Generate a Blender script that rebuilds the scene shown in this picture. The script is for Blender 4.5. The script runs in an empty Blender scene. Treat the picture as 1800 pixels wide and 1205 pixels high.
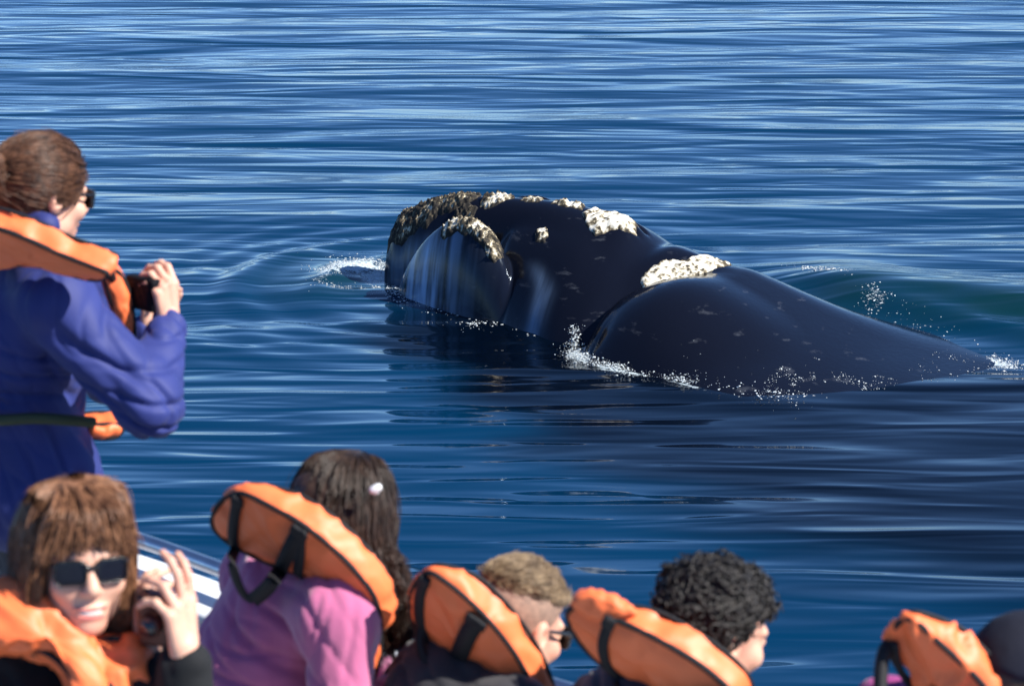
import bpy, math, random
import numpy as np
from mathutils import Vector, Matrix

# ------------------------------------------------------------------ camera, sky, sun, exposure
scene = bpy.context.scene
COL = scene.collection
CAM_H, PITCH, LENS_PX = 5.0, math.radians(16.0), 4000.0
cam_data = bpy.data.cameras.new("camera")
cam_data.sensor_width = 36.0
cam_data.lens = LENS_PX / 1800.0 * 36.0
cam_data.clip_start, cam_data.clip_end = 0.1, 20000.0
cam_data.dof.use_dof = True
cam_data.dof.focus_distance = 17.6
cam_data.dof.aperture_fstop = 6.8
cam = bpy.data.objects.new("camera", cam_data)
COL.objects.link(cam)
cam.location = (0, 0, CAM_H)
cam.rotation_euler = (math.radians(90) - PITCH, 0, 0)
scene.camera = cam

SUN_DIR = Vector((0.80, -0.30, 0.80)).normalized()          # towards the sun
SUN_ELEV = math.asin(SUN_DIR.z)
SUN_ROT = math.atan2(SUN_DIR.x, SUN_DIR.y)
world = bpy.data.worlds.new("World")
scene.world = world
world.use_nodes = True
wn, wl = world.node_tree.nodes, world.node_tree.links
sky = wn.new("ShaderNodeTexSky")
sky.sky_type = 'NISHITA'
sky.sun_disc = False
sky.sun_elevation = SUN_ELEV
sky.sun_rotation = SUN_ROT
sky.air_density = 0.65
sky.dust_density = 0.0
sky.ozone_density = 9.0
wn["Background"].inputs[1].default_value = 0.10
wl.new(sky.outputs[0], wn["Background"].inputs[0])
sun_data = bpy.data.lights.new("sun", 'SUN')
sun_data.energy = 5.0
sun_data.angle = math.radians(0.5)
sun_data.color = (1.0, 0.955, 0.88)
sun = bpy.data.objects.new("sun", sun_data)
COL.objects.link(sun)
sun.location = (6, -4, 12)
sun.rotation_euler = (-SUN_DIR).to_track_quat('-Z', 'Y').to_euler()
vs = scene.view_settings
vs.view_transform, vs.look, vs.exposure, vs.gamma = 'Standard', 'None', 1.0, 1.0
vs.use_curve_mapping = False
scene.cycles.use_denoising = True
scene.cycles.max_bounces = 8

# ------------------------------------------------------------------ picture geometry (measured once on the photograph)
_fwd = np.array([0, math.cos(PITCH), -math.sin(PITCH)])
_up = np.array([0, math.sin(PITCH), math.cos(PITCH)])
_rt = np.array([1.0, 0, 0])
_cam = np.array([0, 0, CAM_H])
def ray(px, py):
    return _fwd + (px - 900) / LENS_PX * _rt + (602.5 - py) / LENS_PX * _up
def at(px, py, Y):
    """the point seen at (px, py) that stands Y metres in front of the camera"""
    d = ray(px, py)
    return _cam + d * (Y / d[1])
def on_water(px, py, z=0.0):
    d = ray(px, py)
    return _cam + d * ((z - CAM_H) / d[2])
def on_plane(px, py, p0, n):
    d = ray(px, py)
    return _cam + d * (np.dot(p0 - _cam, n) / np.dot(d, n))
def V(*a):
    return np.array(a, float)
def unit(v):
    v = np.asarray(v, float)
    return v / np.linalg.norm(v)

# ------------------------------------------------------------------ object helpers
def tag(o, label=None, cat=None, group=None, kind=None):
    for k, v in (("label", label), ("category", cat), ("group", group), ("kind", kind)):
        if v:
            o[k] = v
    return o
def empty(name, loc):
    o = bpy.data.objects.new(name, None)
    o.empty_display_size = 0.1
    o.location = Vector(loc)
    COL.objects.link(o)
    return o
def mesh_obj(name, verts, faces, mat, parent=None, smooth=True, colors=None):
    """links one mesh object; vertices are given in world space"""
    verts = np.asarray(verts, np.float64)
    off = np.zeros(3)
    if parent is not None:
        q = parent
        while q is not None:
            off += np.array(q.location)
            q = q.parent
    me = bpy.data.meshes.new(name)
    if isinstance(faces, np.ndarray):
        nf, k = faces.shape
        me.vertices.add(len(verts))
        me.vertices.foreach_set("co", (verts - off).astype(np.float32).ravel())
        me.loops.add(nf * k)
        me.loops.foreach_set("vertex_index", faces.astype(np.int32).ravel())
        me.polygons.add(nf)
        me.polygons.foreach_set("loop_start", np.arange(0, nf * k, k, dtype=np.int32))
        me.polygons.foreach_set("loop_total", np.full(nf, k, np.int32))
        me.update(calc_edges=True)
        me.validate()
    else:
        me.from_pydata([tuple(v) for v in (verts - off)], [], [tuple(f) for f in faces])
        me.update()
    if smooth:
        me.polygons.foreach_set("use_smooth", np.ones(len(me.polygons), bool))
    if colors is not None:
        for cn, cv in colors.items():
            a = me.attributes.new(cn, 'FLOAT', 'POINT')
            a.data.foreach_set("value", np.asarray(cv, np.float32))
    me.materials.append(mat)
    o = bpy.data.objects.new(name, me)
    COL.objects.link(o)
    if parent is not None:
        o.parent = parent
    return o
class MB:
    """collects quad pieces for one mesh"""
    def __init__(self):
        self.v, self.f, self.n = [], [], 0
    def add(self, v, f):
        v = np.asarray(v, float).reshape(-1, 3)
        self.v.append(v)
        self.f.append(np.asarray(f, int) + self.n)
        self.n += len(v)
        return self
    def build(self, name, mat, parent=None, smooth=True):
        return mesh_obj(name, np.vstack(self.v), np.vstack(self.f), mat, parent, smooth)
def frame_for(d):
    d = unit(d)
    a = np.array([0, 0, 1.0]) if abs(d[2]) < 0.9 else np.array([1.0, 0, 0])
    x = unit(np.cross(a, d))
    return x, np.cross(d, x), d
def tube(pts, r, k=8, closed=False, flat=None):
    """quads of a tube along pts; r number or list; flat=(width vector) makes a ribbon-like section"""
    pts = np.asarray(pts, float)
    n = len(pts)
    r = np.full(n, r) if np.isscalar(r) else np.asarray(r, float)
    T = np.gradient(pts, axis=0) if not closed else (np.roll(pts, -1, 0) - np.roll(pts, 1, 0))
    T /= np.linalg.norm(T, axis=1)[:, None] + 1e-12
    x, y, _ = frame_for(T[0])
    X = [x]
    for i in range(1, n):
        x = X[-1] - T[i] * np.dot(X[-1], T[i])
        X.append(x / (np.linalg.norm(x) + 1e-12))
    X = np.array(X)
    Y = np.cross(T, X)
    a = np.arange(k) * 2 * math.pi / k
    v = pts[:, None] + r[:, None, None] * (np.cos(a)[None, :, None] * X[:, None] + np.sin(a)[None, :, None] * Y[:, None])
    v = v.reshape(-1, 3)
    i, j = np.meshgrid(np.arange(n if closed else n - 1), np.arange(k), indexing='ij')
    i2 = (i + 1) % n
    j2 = (j + 1) % k
    f = np.stack([i * k + j, i * k + j2, i2 * k + j2, i2 * k + j], -1).reshape(-1, 4)
    if not closed:
        c0, c1 = len(v), len(v) + 1
        v = np.vstack([v, pts[:1], pts[-1:]])
        jj = np.arange(0, k, 1)
        cap = np.stack([np.full(k, c0), (jj + 1) % k, jj, jj], -1)
        e = (n - 1) * k
        cap2 = np.stack([np.full(k, c1), e + jj, e + (jj + 1) % k, e + (jj + 1) % k], -1)
        # caps as triangles folded into quads are degenerate: use thin quads instead
        if k % 2 == 0:
            h = np.arange(0, k, 2)
            cap = np.stack([np.full(k // 2, c0), (h + 2) % k, h + 1, h], -1)
            cap2 = np.stack([np.full(k // 2, c1), e + h, e + h + 1, e + (h + 2) % k], -1)
            f = np.vstack([f, cap, cap2])
    return v, f
def box(lo, hi, bevel=0.0):
    x0, y0, z0 = lo
    x1, y1, z1 = hi
    v = [(x0, y0, z0), (x1, y0, z0), (x1, y1, z0), (x0, y1, z0), (x0, y0, z1), (x1, y0, z1), (x1, y1, z1), (x0, y1, z1)]
    f = [(3, 2, 1, 0), (4, 5, 6, 7), (0, 1, 5, 4), (1, 2, 6, 5), (2, 3, 7, 6), (3, 0, 4, 7)]
    return np.array(v, float), np.array(f)
def catmull(pts, n=8, closed=False):
    p = np.asarray(pts, float)
    m = len(p)
    out = []
    rng = range(m) if closed else range(m - 1)
    for i in rng:
        if closed:
            a, b, c, d = p[(i - 1) % m], p[i], p[(i + 1) % m], p[(i + 2) % m]
        else:
            a, b, c, d = p[max(i - 1, 0)], p[i], p[i + 1], p[min(i + 2, m - 1)]
        for k in range(n):
            t = k / n
            out.append(0.5 * (2 * b + (c - a) * t + (2 * a - 5 * b + 4 * c - d) * t * t + (3 * b - a - 3 * c + d) * t ** 3))
    if not closed:
        out.append(p[-1])
    return np.array(out)

# ------------------------------------------------------------------ noise and implicit surfaces in numpy
def _hash(i, j, k, seed):
    h = (i.astype(np.int64) * 374761393 + j.astype(np.int64) * 668265263 + k.astype(np.int64) * 2147483647 + seed * 1274126177) & 0xffffffff
    h = ((h ^ (h >> 13)) * 1274126177) & 0xffffffff
    h = h ^ (h >> 16)
    return (h & 0xffff) / 32767.5 - 1.0
def noise3(P, scale=1.0, seed=0):
    P = np.asarray(P, float) * scale
    I = np.floor(P).astype(np.int64)
    f = P - I
    u = f * f * (3 - 2 * f)
    r = 0
    for dx in (0, 1):
        wx = u[..., 0] if dx else 1 - u[..., 0]
        for dy in (0, 1):
            wy = u[..., 1] if dy else 1 - u[..., 1]
            for dz in (0, 1):
                wz = u[..., 2] if dz else 1 - u[..., 2]
                r = r + wx * wy * wz * _hash(I[..., 0] + dx, I[..., 1] + dy, I[..., 2] + dz, seed)
    return r
def fbm(P, scale=1.0, oct=4, seed=0, gain=0.5):
    r, a = 0, 1.0
    for o in range(oct):
        r = r + a * noise3(P, scale * 2 ** o, seed + o * 17)
        a *= gain
    return r
def smin(a, b, k):
    h = np.clip(0.5 + 0.5 * (b - a) / k, 0, 1)
    return b + (a - b) * h - k * h * (1 - h)
def smax(a, b, k):
    return -smin(-a, -b, k)
def sstep(x, a, b):
    t = np.clip((x - a) / (b - a), 0, 1)
    return t * t * (3 - 2 * t)
def rc(P, a, b, ra, rb=None):
    """tapered capsule"""
    rb = ra if rb is None else rb
    a = np.asarray(a, float); b = np.asarray(b, float)
    ab = b - a
    t = np.clip(((P - a) @ ab) / (ab @ ab + 1e-12), 0, 1)
    return np.linalg.norm(P - a - t[:, None] * ab, axis=1) - (ra + (rb - ra) * t)
def ell(P, c, r, R=None):
    q = P - np.asarray(c, float)
    if R is not None:
        q = q @ np.asarray(R).T            # rows of R are the axes
    r = np.asarray(r, float)
    k0 = np.linalg.norm(q / r, axis=1)
    k1 = np.linalg.norm(q / (r * r), axis=1) + 1e-9
    return k0 * (k0 - 1) / k1
def rbox(P, c, h, rad, R=None):
    q = P - np.asarray(c, float)
    if R is not None:
        q = q @ np.asarray(R).T
    d = np.abs(q) - (np.asarray(h, float) - rad)
    return np.linalg.norm(np.maximum(d, 0), axis=1) + np.minimum(d.max(1), 0) - rad
_EDGES = [((0, 0, 0), (1, 0, 0)), ((0, 1, 0), (1, 1, 0)), ((0, 0, 1), (1, 0, 1)), ((0, 1, 1), (1, 1, 1)),
          ((0, 0, 0), (0, 1, 0)), ((1, 0, 0), (1, 1, 0)), ((0, 0, 1), (0, 1, 1)), ((1, 0, 1), (1, 1, 1)),
          ((0, 0, 0), (0, 0, 1)), ((1, 0, 0), (1, 0, 1)), ((0, 1, 0), (0, 1, 1)), ((1, 1, 0), (1, 1, 1))]
def surface(f, lo, hi, res):
    """surface nets of the implicit function f (negative inside) in the box lo..hi"""
    lo = np.asarray(lo, float)
    B = 8
    n = (np.ceil((np.asarray(hi, float) - lo) / res / B).astype(int) + 1) * B
    g = np.full(n + 1, 1.0, np.float32)
    nb = n // B
    ci = np.stack(np.meshgrid(*[np.arange(k) for k in nb], indexing='ij'), -1).reshape(-1, 3)
    cen = lo + (ci + 0.5) * B * res
    d = f(cen)
    rad = B * res * 0.87
    inner = d < -rad * 1.5
    for b in ci[inner]:
        g[b[0] * B:b[0] * B + B + 1, b[1] * B:b[1] * B + B + 1, b[2] * B:b[2] * B + B + 1] = -1
    act = ci[np.abs(d) <= rad * 1.5]
    loc = np.stack(np.meshgrid(*[np.arange(B + 1)] * 3, indexing='ij'), -1).reshape(-1, 3)
    for s in range(0, len(act), 400):
        blk = act[s:s + 400]
        idx = (blk[:, None, :] * B + loc[None]).reshape(-1, 3)
        g[idx[:, 0], idx[:, 1], idx[:, 2]] = f(lo + idx * res)
    neg = g < 0
    c = np.zeros(n, np.int8)
    for dx in (0, 1):
        for dy in (0, 1):
            for dz in (0, 1):
                c += neg[dx:n[0] + dx, dy:n[1] + dy, dz:n[2] + dz]
    cells = np.argwhere((c > 0) & (c < 8))
    acc = np.zeros((len(cells), 3)); cnt = np.zeros(len(cells))
    for p, q in _EDGES:
        p = np.array(p); q = np.array(q)
        A = cells + p; Bq = cells + q
        a = g[A[:, 0], A[:, 1], A[:, 2]]; b = g[Bq[:, 0], Bq[:, 1], Bq[:, 2]]
        m = (a < 0) != (b < 0)
        t = np.where(m, a / np.where(m, a - b, 1), 0)
        acc += np.where(m[:, None], p + t[:, None] * (q - p), 0)
        cnt += m
    verts = lo + (cells + acc / cnt[:, None]) * res
    ids = np.full(n, -1, np.int64)
    ids[cells[:, 0], cells[:, 1], cells[:, 2]] = np.arange(len(cells))
    faces = []
    for ax in range(3):
        sl0 = [slice(None)] * 3; sl1 = [slice(None)] * 3
        sl0[ax] = slice(0, -1); sl1[ax] = slice(1, None)
        a = neg[tuple(sl0)]; b = neg[tuple(sl1)]
        e = np.argwhere(a != b)
        o1, o2 = (ax + 1) % 3, (ax + 2) % 3
        ok = (e[:, o1] > 0) & (e[:, o2] > 0) & (e[:, o1] < n[o1]) & (e[:, o2] < n[o2])
        e = e[ok]
        inside = a[e[:, 0], e[:, 1], e[:, 2]]
        d1 = np.zeros(3, int); d1[o1] = 1
        d2 = np.zeros(3, int); d2[o2] = 1
        q = [e - d1 - d2, e - d2, e, e - d1]
        Q = np.stack([ids[k[:, 0], k[:, 1], k[:, 2]] for k in q], -1)
        Q[~inside] = Q[~inside][:, ::-1]
        faces.append(Q)
    F = np.vstack(faces)
    F = F[(F >= 0).all(1)]
    return verts, F
def normals_of(v, f):
    n = np.zeros_like(v)
    fn = np.cross(v[f[:, 2]] - v[f[:, 0]], v[f[:, 3]] - v[f[:, 1]])
    for k in range(4):
        np.add.at(n, f[:, k], fn)
    return n / (np.linalg.norm(n, axis=1)[:, None] + 1e-12)

# ------------------------------------------------------------------ materials
def mat(name, color, rough=0.6, spec=0.5, metal=0.0, var=None, bump=None, coat=0.0, sss=0.0, sheen=0.0, stretch=None):
    """var=(second colour, scale, low, high); bump=(scale, strength, distance)"""
    m = bpy.data.materials.new(name)
    m.use_nodes = True
    N, L = m.node_tree.nodes, m.node_tree.links
    b = N["Principled BSDF"]
    b.inputs["Base Color"].default_value = (*color, 1)
    b.inputs["Roughness"].default_value = rough
    b.inputs["Specular IOR Level"].default_value = spec
    b.inputs["Metallic"].default_value = metal
    b.inputs["Coat Weight"].default_value = coat
    b.inputs["Sheen Weight"].default_value = sheen
    if sss:
        b.inputs["Subsurface Weight"].default_value = sss
        b.inputs["Subsurface Radius"].default_value = (0.01, 0.004, 0.002)
    tc = N.new("ShaderNodeTexCoord")
    mp = N.new("ShaderNodeMapping")
    L.new(tc.outputs["Object"], mp.inputs[0])
    if stretch:
        mp.inputs["Scale"].default_value = stretch
    if var:
        t = N.new("ShaderNodeTexNoise")
        t.inputs["Scale"].default_value = var[1]
        t.inputs["Detail"].default_value = 5
        L.new(mp.outputs[0], t.inputs["Vector"])
        r = N.new("ShaderNodeMapRange")
        r.inputs[1].default_value, r.inputs[2].default_value = var[2], var[3]
        L.new(t.outputs[0], r.inputs[0])
        x = N.new("ShaderNodeMix")
        x.data_type = 'RGBA'
        x.inputs[6].default_value = (*color, 1)
        x.inputs[7].default_value = (*var[0], 1)
        L.new(r.outputs[0], x.inputs[0])
        L.new(x.outputs[2], b.inputs["Base Color"])
    if bump:
        t = N.new("ShaderNodeTexNoise")
        t.inputs["Scale"].default_value = bump[0]
        t.inputs["Detail"].default_value = 4
        L.new(mp.outputs[0], t.inputs["Vector"])
        bm = N.new("ShaderNodeBump")
        bm.inputs["Strength"].default_value = bump[1]
        bm.inputs["Distance"].default_value = bump[2]
        L.new(t.outputs[0], bm.inputs["Height"])
        L.new(bm.outputs[0], b.inputs["Normal"])
    return m
# ================================================================== THE WHALE'S FRAME
W_ANG = math.radians(30.0)
W_U = V(math.cos(W_ANG), -math.sin(W_ANG), 0)            # backwards along the body
W_N = V(-math.sin(W_ANG), -math.cos(W_ANG), 0)           # towards the boat
W_TAIL = on_water(1760, 645)
def _ws(px, py):
    q = on_plane(px, py, W_TAIL, W_N)
    return np.dot(q - W_TAIL, W_U), q[2]
W_O = W_TAIL + W_U * _ws(688, 430)[0]                    # below the tip of the snout, at the water
def w2(s, t, z):
    s, t, z = np.broadcast_arrays(np.asarray(s, float), t, z)
    return W_O + s[..., None] * W_U + t[..., None] * W_N + z[..., None] * V(0, 0, 1)
def to_w(p):
    q = np.asarray(p, float) - W_O
    return q @ W_U, q @ W_N, q[..., 2]

# ================================================================== WATER
def water_height(x, y):
    """waves of the sheet: long low swell, the whale's bow wave and the ridge rolling off its far flank"""
    rng = np.random.RandomState(7)
    h = np.zeros_like(x)
    wx = x + 0.5 * np.sin(0.21 * y + 0.4) + 0.3 * np.sin(0.37 * x + 0.2 * y)
    for i in range(46):
        lam = 0.55 * (9.0 ** rng.rand())
        th = rng.normal(0, 0.17)
        k = 2 * math.pi / lam
        ph = rng.rand() * 6.28
        env = 0.55 + 0.45 * np.sin(0.8 * x / lam * 0.35 + 0.3 * y / lam + rng.rand() * 6.28)
        h += env * 0.0017 * lam ** 0.9 * np.sin(k * (wx * math.sin(th) + y * math.cos(th)) + ph)
    s = (x - W_O[0]) * W_U[0] + (y - W_O[1]) * W_U[1]
    t = (x - W_O[0]) * W_N[0] + (y - W_O[1]) * W_N[1]
    # rings that spread from the head
    r = np.hypot((s - 0.5), t)
    h += 0.006 * np.sin(r * 2 * math.pi / 0.42) * np.exp(-((r - 2.0) / 0.9) ** 2)
    # bow wave: a crescent piled up in front of the snout
    p0 = on_water(600, 482)
    dx, dy = x - p0[0], y - p0[1]
    a = np.exp(-((dx + 0.05) / 0.42) ** 2 - ((dy - 0.10) / 0.34) ** 2)
    h += 0.025 * a
    cr = np.hypot(s - 0.55, (t - 0.1) * 0.9)
    ang = np.arctan2(t - 0.1, -(s - 0.55))
    h += 0.040 * np.exp(-((cr - 1.05) / 0.16) ** 2) * np.exp(-(ang / 1.1) ** 2)
    h += 0.045 * np.exp(-((cr - 1.75) / 0.2) ** 2) * np.exp(-(ang / 1.0) ** 2)
    # ridge beyond the back
    a0, a1 = on_water(1440, 500), on_water(1900, 560)
    d = a1 - a0; Ld = np.hypot(d[0], d[1]); d = d / Ld
    u = (x - a0[0]) * d[0] + (y - a0[1]) * d[1]
    w = -(x - a0[0]) * d[1] + (y - a0[1]) * d[0]
    w = w + 0.10 * np.sin(u * 1.7)
    h += 0.17 * np.exp(-np.where(w > 0, (w / 0.8) ** 2, (w / 0.42) ** 2)) * sstep(u, -0.9, 0.5) * (1 - sstep(u, 3.5, 6.5))
    a0, a1 = on_water(1500, 535), on_water(1900, 610)
    d = a1 - a0; d = d / np.hypot(d[0], d[1])
    u = (x - a0[0]) * d[0] + (y - a0[1]) * d[1]
    w = -(x - a0[0]) * d[1] + (y - a0[1]) * d[0]
    h += 0.07 * np.exp(-(w / 0.22) ** 2) * sstep(u, -0.5, 0.4) * (1 - sstep(u, 2.0, 4.5))
    # lap of water along the near flank
    h += 0.03 * np.exp(-((t - 1.75) / 0.25) ** 2) * sstep(s, 1.8, 2.6) * (1 - sstep(s, 4.2, 5.4))
    return h
def pw_lin(x, pts):
    p = np.array(pts, float)
    return np.interp(x, p[:, 0], p[:, 1])
def _axis(parts):
    out = []
    for a, b, n in parts:
        out.append(np.linspace(a, b, n, endpoint=False))
    return np.concatenate(out)
gx = np.concatenate([-np.geomspace(6000, 11.5, 30)[:-1], np.linspace(-11.5, 11.5, 560), np.geomspace(11.5, 6000, 30)[1:]])
gy = np.concatenate([np.linspace(-6000, -10, 12, endpoint=False), np.linspace(-10, 9, 20, endpoint=False),
                     1.0 / np.linspace(1 / 9.0, 1 / 46.0, 760), np.geomspace(46, 8000, 40)[1:]])
GX, GY = np.meshgrid(gx, gy, indexing='ij')
fade = (1 - sstep(np.abs(GX), 10.5, 14)) * sstep(GY, 6, 9.5) * (1 - sstep(GY, 44, 70))
GZ = water_height(GX, GY) * fade
ni, nj = GX.shape
ii, jj = np.meshgrid(np.arange(ni - 1), np.arange(nj - 1), indexing='ij')
wf = np.stack([ii * nj + jj, (ii + 1) * nj + jj, (ii + 1) * nj + jj + 1, ii * nj + jj + 1], -1).reshape(-1, 4)
ws_, wt_ = (GX - W_O[0]) * W_U[0] + (GY - W_O[1]) * W_U[1], (GX - W_O[0]) * W_N[0] + (GY - W_O[1]) * W_N[1]
# water full of fine bubbles where the whale stirs it: greener
aer = np.exp(-((ws_ + 0.35) / 0.75) ** 2 - ((wt_ - 0.15) / 0.8) ** 2)
aer = np.maximum(aer, np.exp(-((wt_ + 1.6) / 0.9) ** 2) * sstep(ws_, 2.6, 4.0) * (1 - sstep(ws_, 6.5, 9)))
aer = aer * (0.75 + 0.25 * fbm(np.stack([GX, GY, 0 * GX], -1), 2.2, 3, 5))
# submerged whale body and its dark reflection, both painted into the water colour
bulk_reflection = sstep(ws_, 0.1, 1.2) * (1 - sstep(ws_, 6.5, 9.5)) * sstep(wt_, -0.6, 0.3) * (1 - sstep(wt_ + 0.35 * fbm(np.stack([GX * 0.6, GY * 1.6, 0 * GX], -1), 1.3, 3, 8), pw_lin(ws_, [(0, 0.9), (1.5, 1.5), (3, 2.6), (5, 3.4), (8, 4.0)]), pw_lin(ws_, [(0, 1.6), (1.5, 2.4), (3, 3.8), (5, 5.0), (8, 6.0)])))
calm = sstep(ws_, 0.3, 1.8) * (1 - sstep(ws_, 8, 11)) * sstep(wt_, 0.0, 0.6) * (1 - sstep(wt_, pw_lin(ws_, [(0, 1.0), (2, 1.8), (4, 2.7), (8, 3.0)]), pw_lin(ws_, [(0, 2.0), (2, 3.2), (4, 4.3), (8, 4.8)])))
GZ = GZ * (1 - 0.35 * calm)
# where froth floats
foam = np.zeros_like(GX)
for fx, fy, rx, ry, rot, am in ((622, 474, 46, 12, 0.0, 1.0), (662, 486, 26, 12, 0.0, 1.0), (572, 486, 22, 8, -0.4, 0.8), (1022, 626, 20, 10, 0.35, 1.0), (1070, 648, 34, 7, 0.3, 1.0), (1135, 660, 44, 6, 0.08, 0.9), (1195, 676, 40, 6, 0.3, 0.8), (1270, 690, 50, 6, 0.2, 0.45),
                                (830, 546, 60, 6, 0.12, 0.6), (760, 532, 40, 8, 0.25, 0.5), (1540, 545, 24, 8, 0.3, 0.55), (1650, 612, 40, 5, 0.4, 0.55), (1755, 636, 30, 7, 0.25, 0.9), (1440, 490, 30, 4, 0.3, 0.4)):
    c0 = on_water(fx, fy); ex = on_water(fx + rx * math.cos(rot), fy + rx * math.sin(rot)) - c0; ey = on_water(fx - ry * math.sin(rot), fy + ry * math.cos(rot)) - c0
    M2 = np.linalg.inv(np.array([[ex[0], ey[0]], [ex[1], ey[1]]]))
    a_, b_ = M2[0, 0] * (GX - c0[0]) + M2[0, 1] * (GY - c0[1]), M2[1, 0] * (GX - c0[0]) + M2[1, 1] * (GY - c0[1])
    foam = np.maximum(foam, am * np.exp(-0.5 * (a_ ** 2 + b_ ** 2)))

def water_material():
    m = bpy.data.materials.new("sea_water")
    m.use_nodes = True
    N, L = m.node_tree.nodes, m.node_tree.links
    b = N["Principled BSDF"]
    b.inputs["Roughness"].default_value = 0.06
    b.inputs["IOR"].default_value = 1.333
    tc = N.new("ShaderNodeTexCoord")
    h = None
    heights = []
    for sc, amp, det in (((0.22, 1.12, 1), 0.140, 2.0), ((0.65, 4.0, 1), 0.038, 1.2)):
        mp = N.new("ShaderNodeMapping")
        mp.inputs["Scale"].default_value = sc
        mp.inputs["Rotation"].default_value = (0, 0, math.radians(4))
        L.new(tc.outputs["Object"], mp.inputs[0])
        t = N.new("ShaderNodeTexNoise")
        t.inputs["Scale"].default_value = 1.0
        t.inputs["Detail"].default_value = det
        t.inputs["Roughness"].default_value = 0.40
        t.inputs["Distortion"].default_value = 0.6
        L.new(mp.outputs[0], t.inputs["Vector"])
        mu = N.new("ShaderNodeMath"); mu.operation = 'MULTIPLY'; mu.inputs[1].default_value = amp
        L.new(t.outputs[0], mu.inputs[0])
        if amp < 0.05:
            # the finest ripples die out towards the open water
            sx = N.new("ShaderNodeSeparateXYZ"); L.new(tc.outputs["Object"], sx.inputs[0])
            mr = N.new("ShaderNodeMapRange"); mr.inputs[1].default_value, mr.inputs[2].default_value = 15.0, 34.0
            mr.inputs[3].default_value, mr.inputs[4].default_value = 1.0, 0.45
            L.new(sx.outputs["Y"], mr.inputs[0])
            m2 = N.new("ShaderNodeMath"); m2.operation = 'MULTIPLY'
            L.new(mu.outputs[0], m2.inputs[0]); L.new(mr.outputs[0], m2.inputs[1])
            mu = m2
        heights.append(mu.outputs[0])
    ad = N.new("ShaderNodeMath"); ad.operation = 'ADD'
    L.new(heights[0], ad.inputs[0]); L.new(heights[1], ad.inputs[1])
    ca = N.new("ShaderNodeAttribute"); ca.attribute_name = "calm"
    cm = N.new("ShaderNodeMath"); cm.operation = 'MULTIPLY_ADD'; cm.inputs[1].default_value = -0.42; cm.inputs[2].default_value = 1.0
    L.new(ca.outputs["Fac"], cm.inputs[0])
    bp = N.new("ShaderNodeBump")
    bp.inputs["Distance"].default_value = 1.0
    L.new(cm.outputs[0], bp.inputs["Strength"])
    L.new(ad.outputs[0], bp.inputs["Height"])
    L.new(bp.outputs[0], b.inputs["Normal"])
    at_ = N.new("ShaderNodeAttribute"); at_.attribute_name = "bubbles"
    x = N.new("ShaderNodeMix"); x.data_type = 'RGBA'
    x.inputs[6].default_value = (0.0001, 0.022, 0.060, 1)
    x.inputs[7].default_value = (0.002, 0.020, 0.023, 1)
    L.new(at_.outputs["Fac"], x.inputs[0])
    bk_ = N.new("ShaderNodeAttribute"); bk_.attribute_name = "bulk_reflection"
    y = N.new("ShaderNodeMix"); y.data_type = 'RGBA'
    y.inputs[7].default_value = (0.0003, 0.0012, 0.004, 1)  # near-black for the submerged body and the painted reflection
    bm_ = N.new("ShaderNodeMath"); bm_.operation = 'MULTIPLY'; bm_.inputs[1].default_value = 0.97
    L.new(bk_.outputs["Fac"], bm_.inputs[0])
    L.new(bm_.outputs[0], y.inputs[0]); L.new(x.outputs[2], y.inputs[6])
    # lacy froth
    fo = N.new("ShaderNodeAttribute"); fo.attribute_name = "foam"
    vo = N.new("ShaderNodeTexVoronoi"); vo.feature = 'DISTANCE_TO_EDGE'; vo.inputs["Scale"].default_value = 17.0
    wp = N.new("ShaderNodeTexNoise"); wp.inputs["Scale"].default_value = 9.0; wp.inputs["Detail"].default_value = 6; wp.inputs["Roughness"].default_value = 0.7
    L.new(tc.outputs["Object"], wp.inputs["Vector"])
    va = N.new("ShaderNodeVectorMath"); va.operation = 'MULTIPLY_ADD'; va.inputs[1].default_value = (0.16, 0.16, 0.16)
    L.new(wp.outputs["Color"], va.inputs[0]); L.new(tc.outputs["Object"], va.inputs[2]); L.new(va.outputs[0], vo.inputs["Vector"])
    e1 = N.new("ShaderNodeMapRange"); e1.inputs[1].default_value, e1.inputs[2].default_value = 0.0, 0.35
    e1.inputs[3].default_value, e1.inputs[4].default_value = 0.30, -0.10
    L.new(vo.outputs["Distance"], e1.inputs[0])
    n1 = N.new("ShaderNodeMath"); n1.operation = 'MULTIPLY_ADD'; n1.inputs[1].default_value = 1.5; n1.inputs[2].default_value = -1.25
    L.new(wp.outputs[0], n1.inputs[0])
    s1 = N.new("ShaderNodeMath"); s1.operation = 'ADD'; L.new(e1.outputs[0], s1.inputs[0]); L.new(n1.outputs[0], s1.inputs[1])
    s2 = N.new("ShaderNodeMath"); s2.operation = 'ADD'; L.new(s1.outputs[0], s2.inputs[0]); L.new(fo.outputs["Fac"], s2.inputs[1])
    f1 = N.new("ShaderNodeMapRange"); f1.inputs[1].default_value, f1.inputs[2].default_value = 0.22, 0.55
    L.new(s2.outputs[0], f1.inputs[0])
    z = N.new("ShaderNodeMix"); z.data_type = 'RGBA'; z.inputs[7].default_value = (0.42, 0.50, 0.54, 1)
    L.new(f1.outputs[0], z.inputs[0]); L.new(y.outputs[2], z.inputs[6]); L.new(z.outputs[2], b.inputs["Base Color"])
    rr = N.new("ShaderNodeMapRange"); rr.inputs[3].default_value, rr.inputs[4].default_value = 0.06, 0.6
    L.new(f1.outputs[0], rr.inputs[0]); L.new(rr.outputs[0], b.inputs["Roughness"])
    return m
water = mesh_obj("water", np.stack([GX, GY, GZ], -1).reshape(-1, 3), wf, water_material(), colors={"bubbles": aer.ravel(), "calm": calm.ravel(), "bulk_reflection": bulk_reflection.ravel(), "foam": foam.ravel()})
tag(water, "deep blue rippled sea around the whale", "water", kind="structure")
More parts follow.
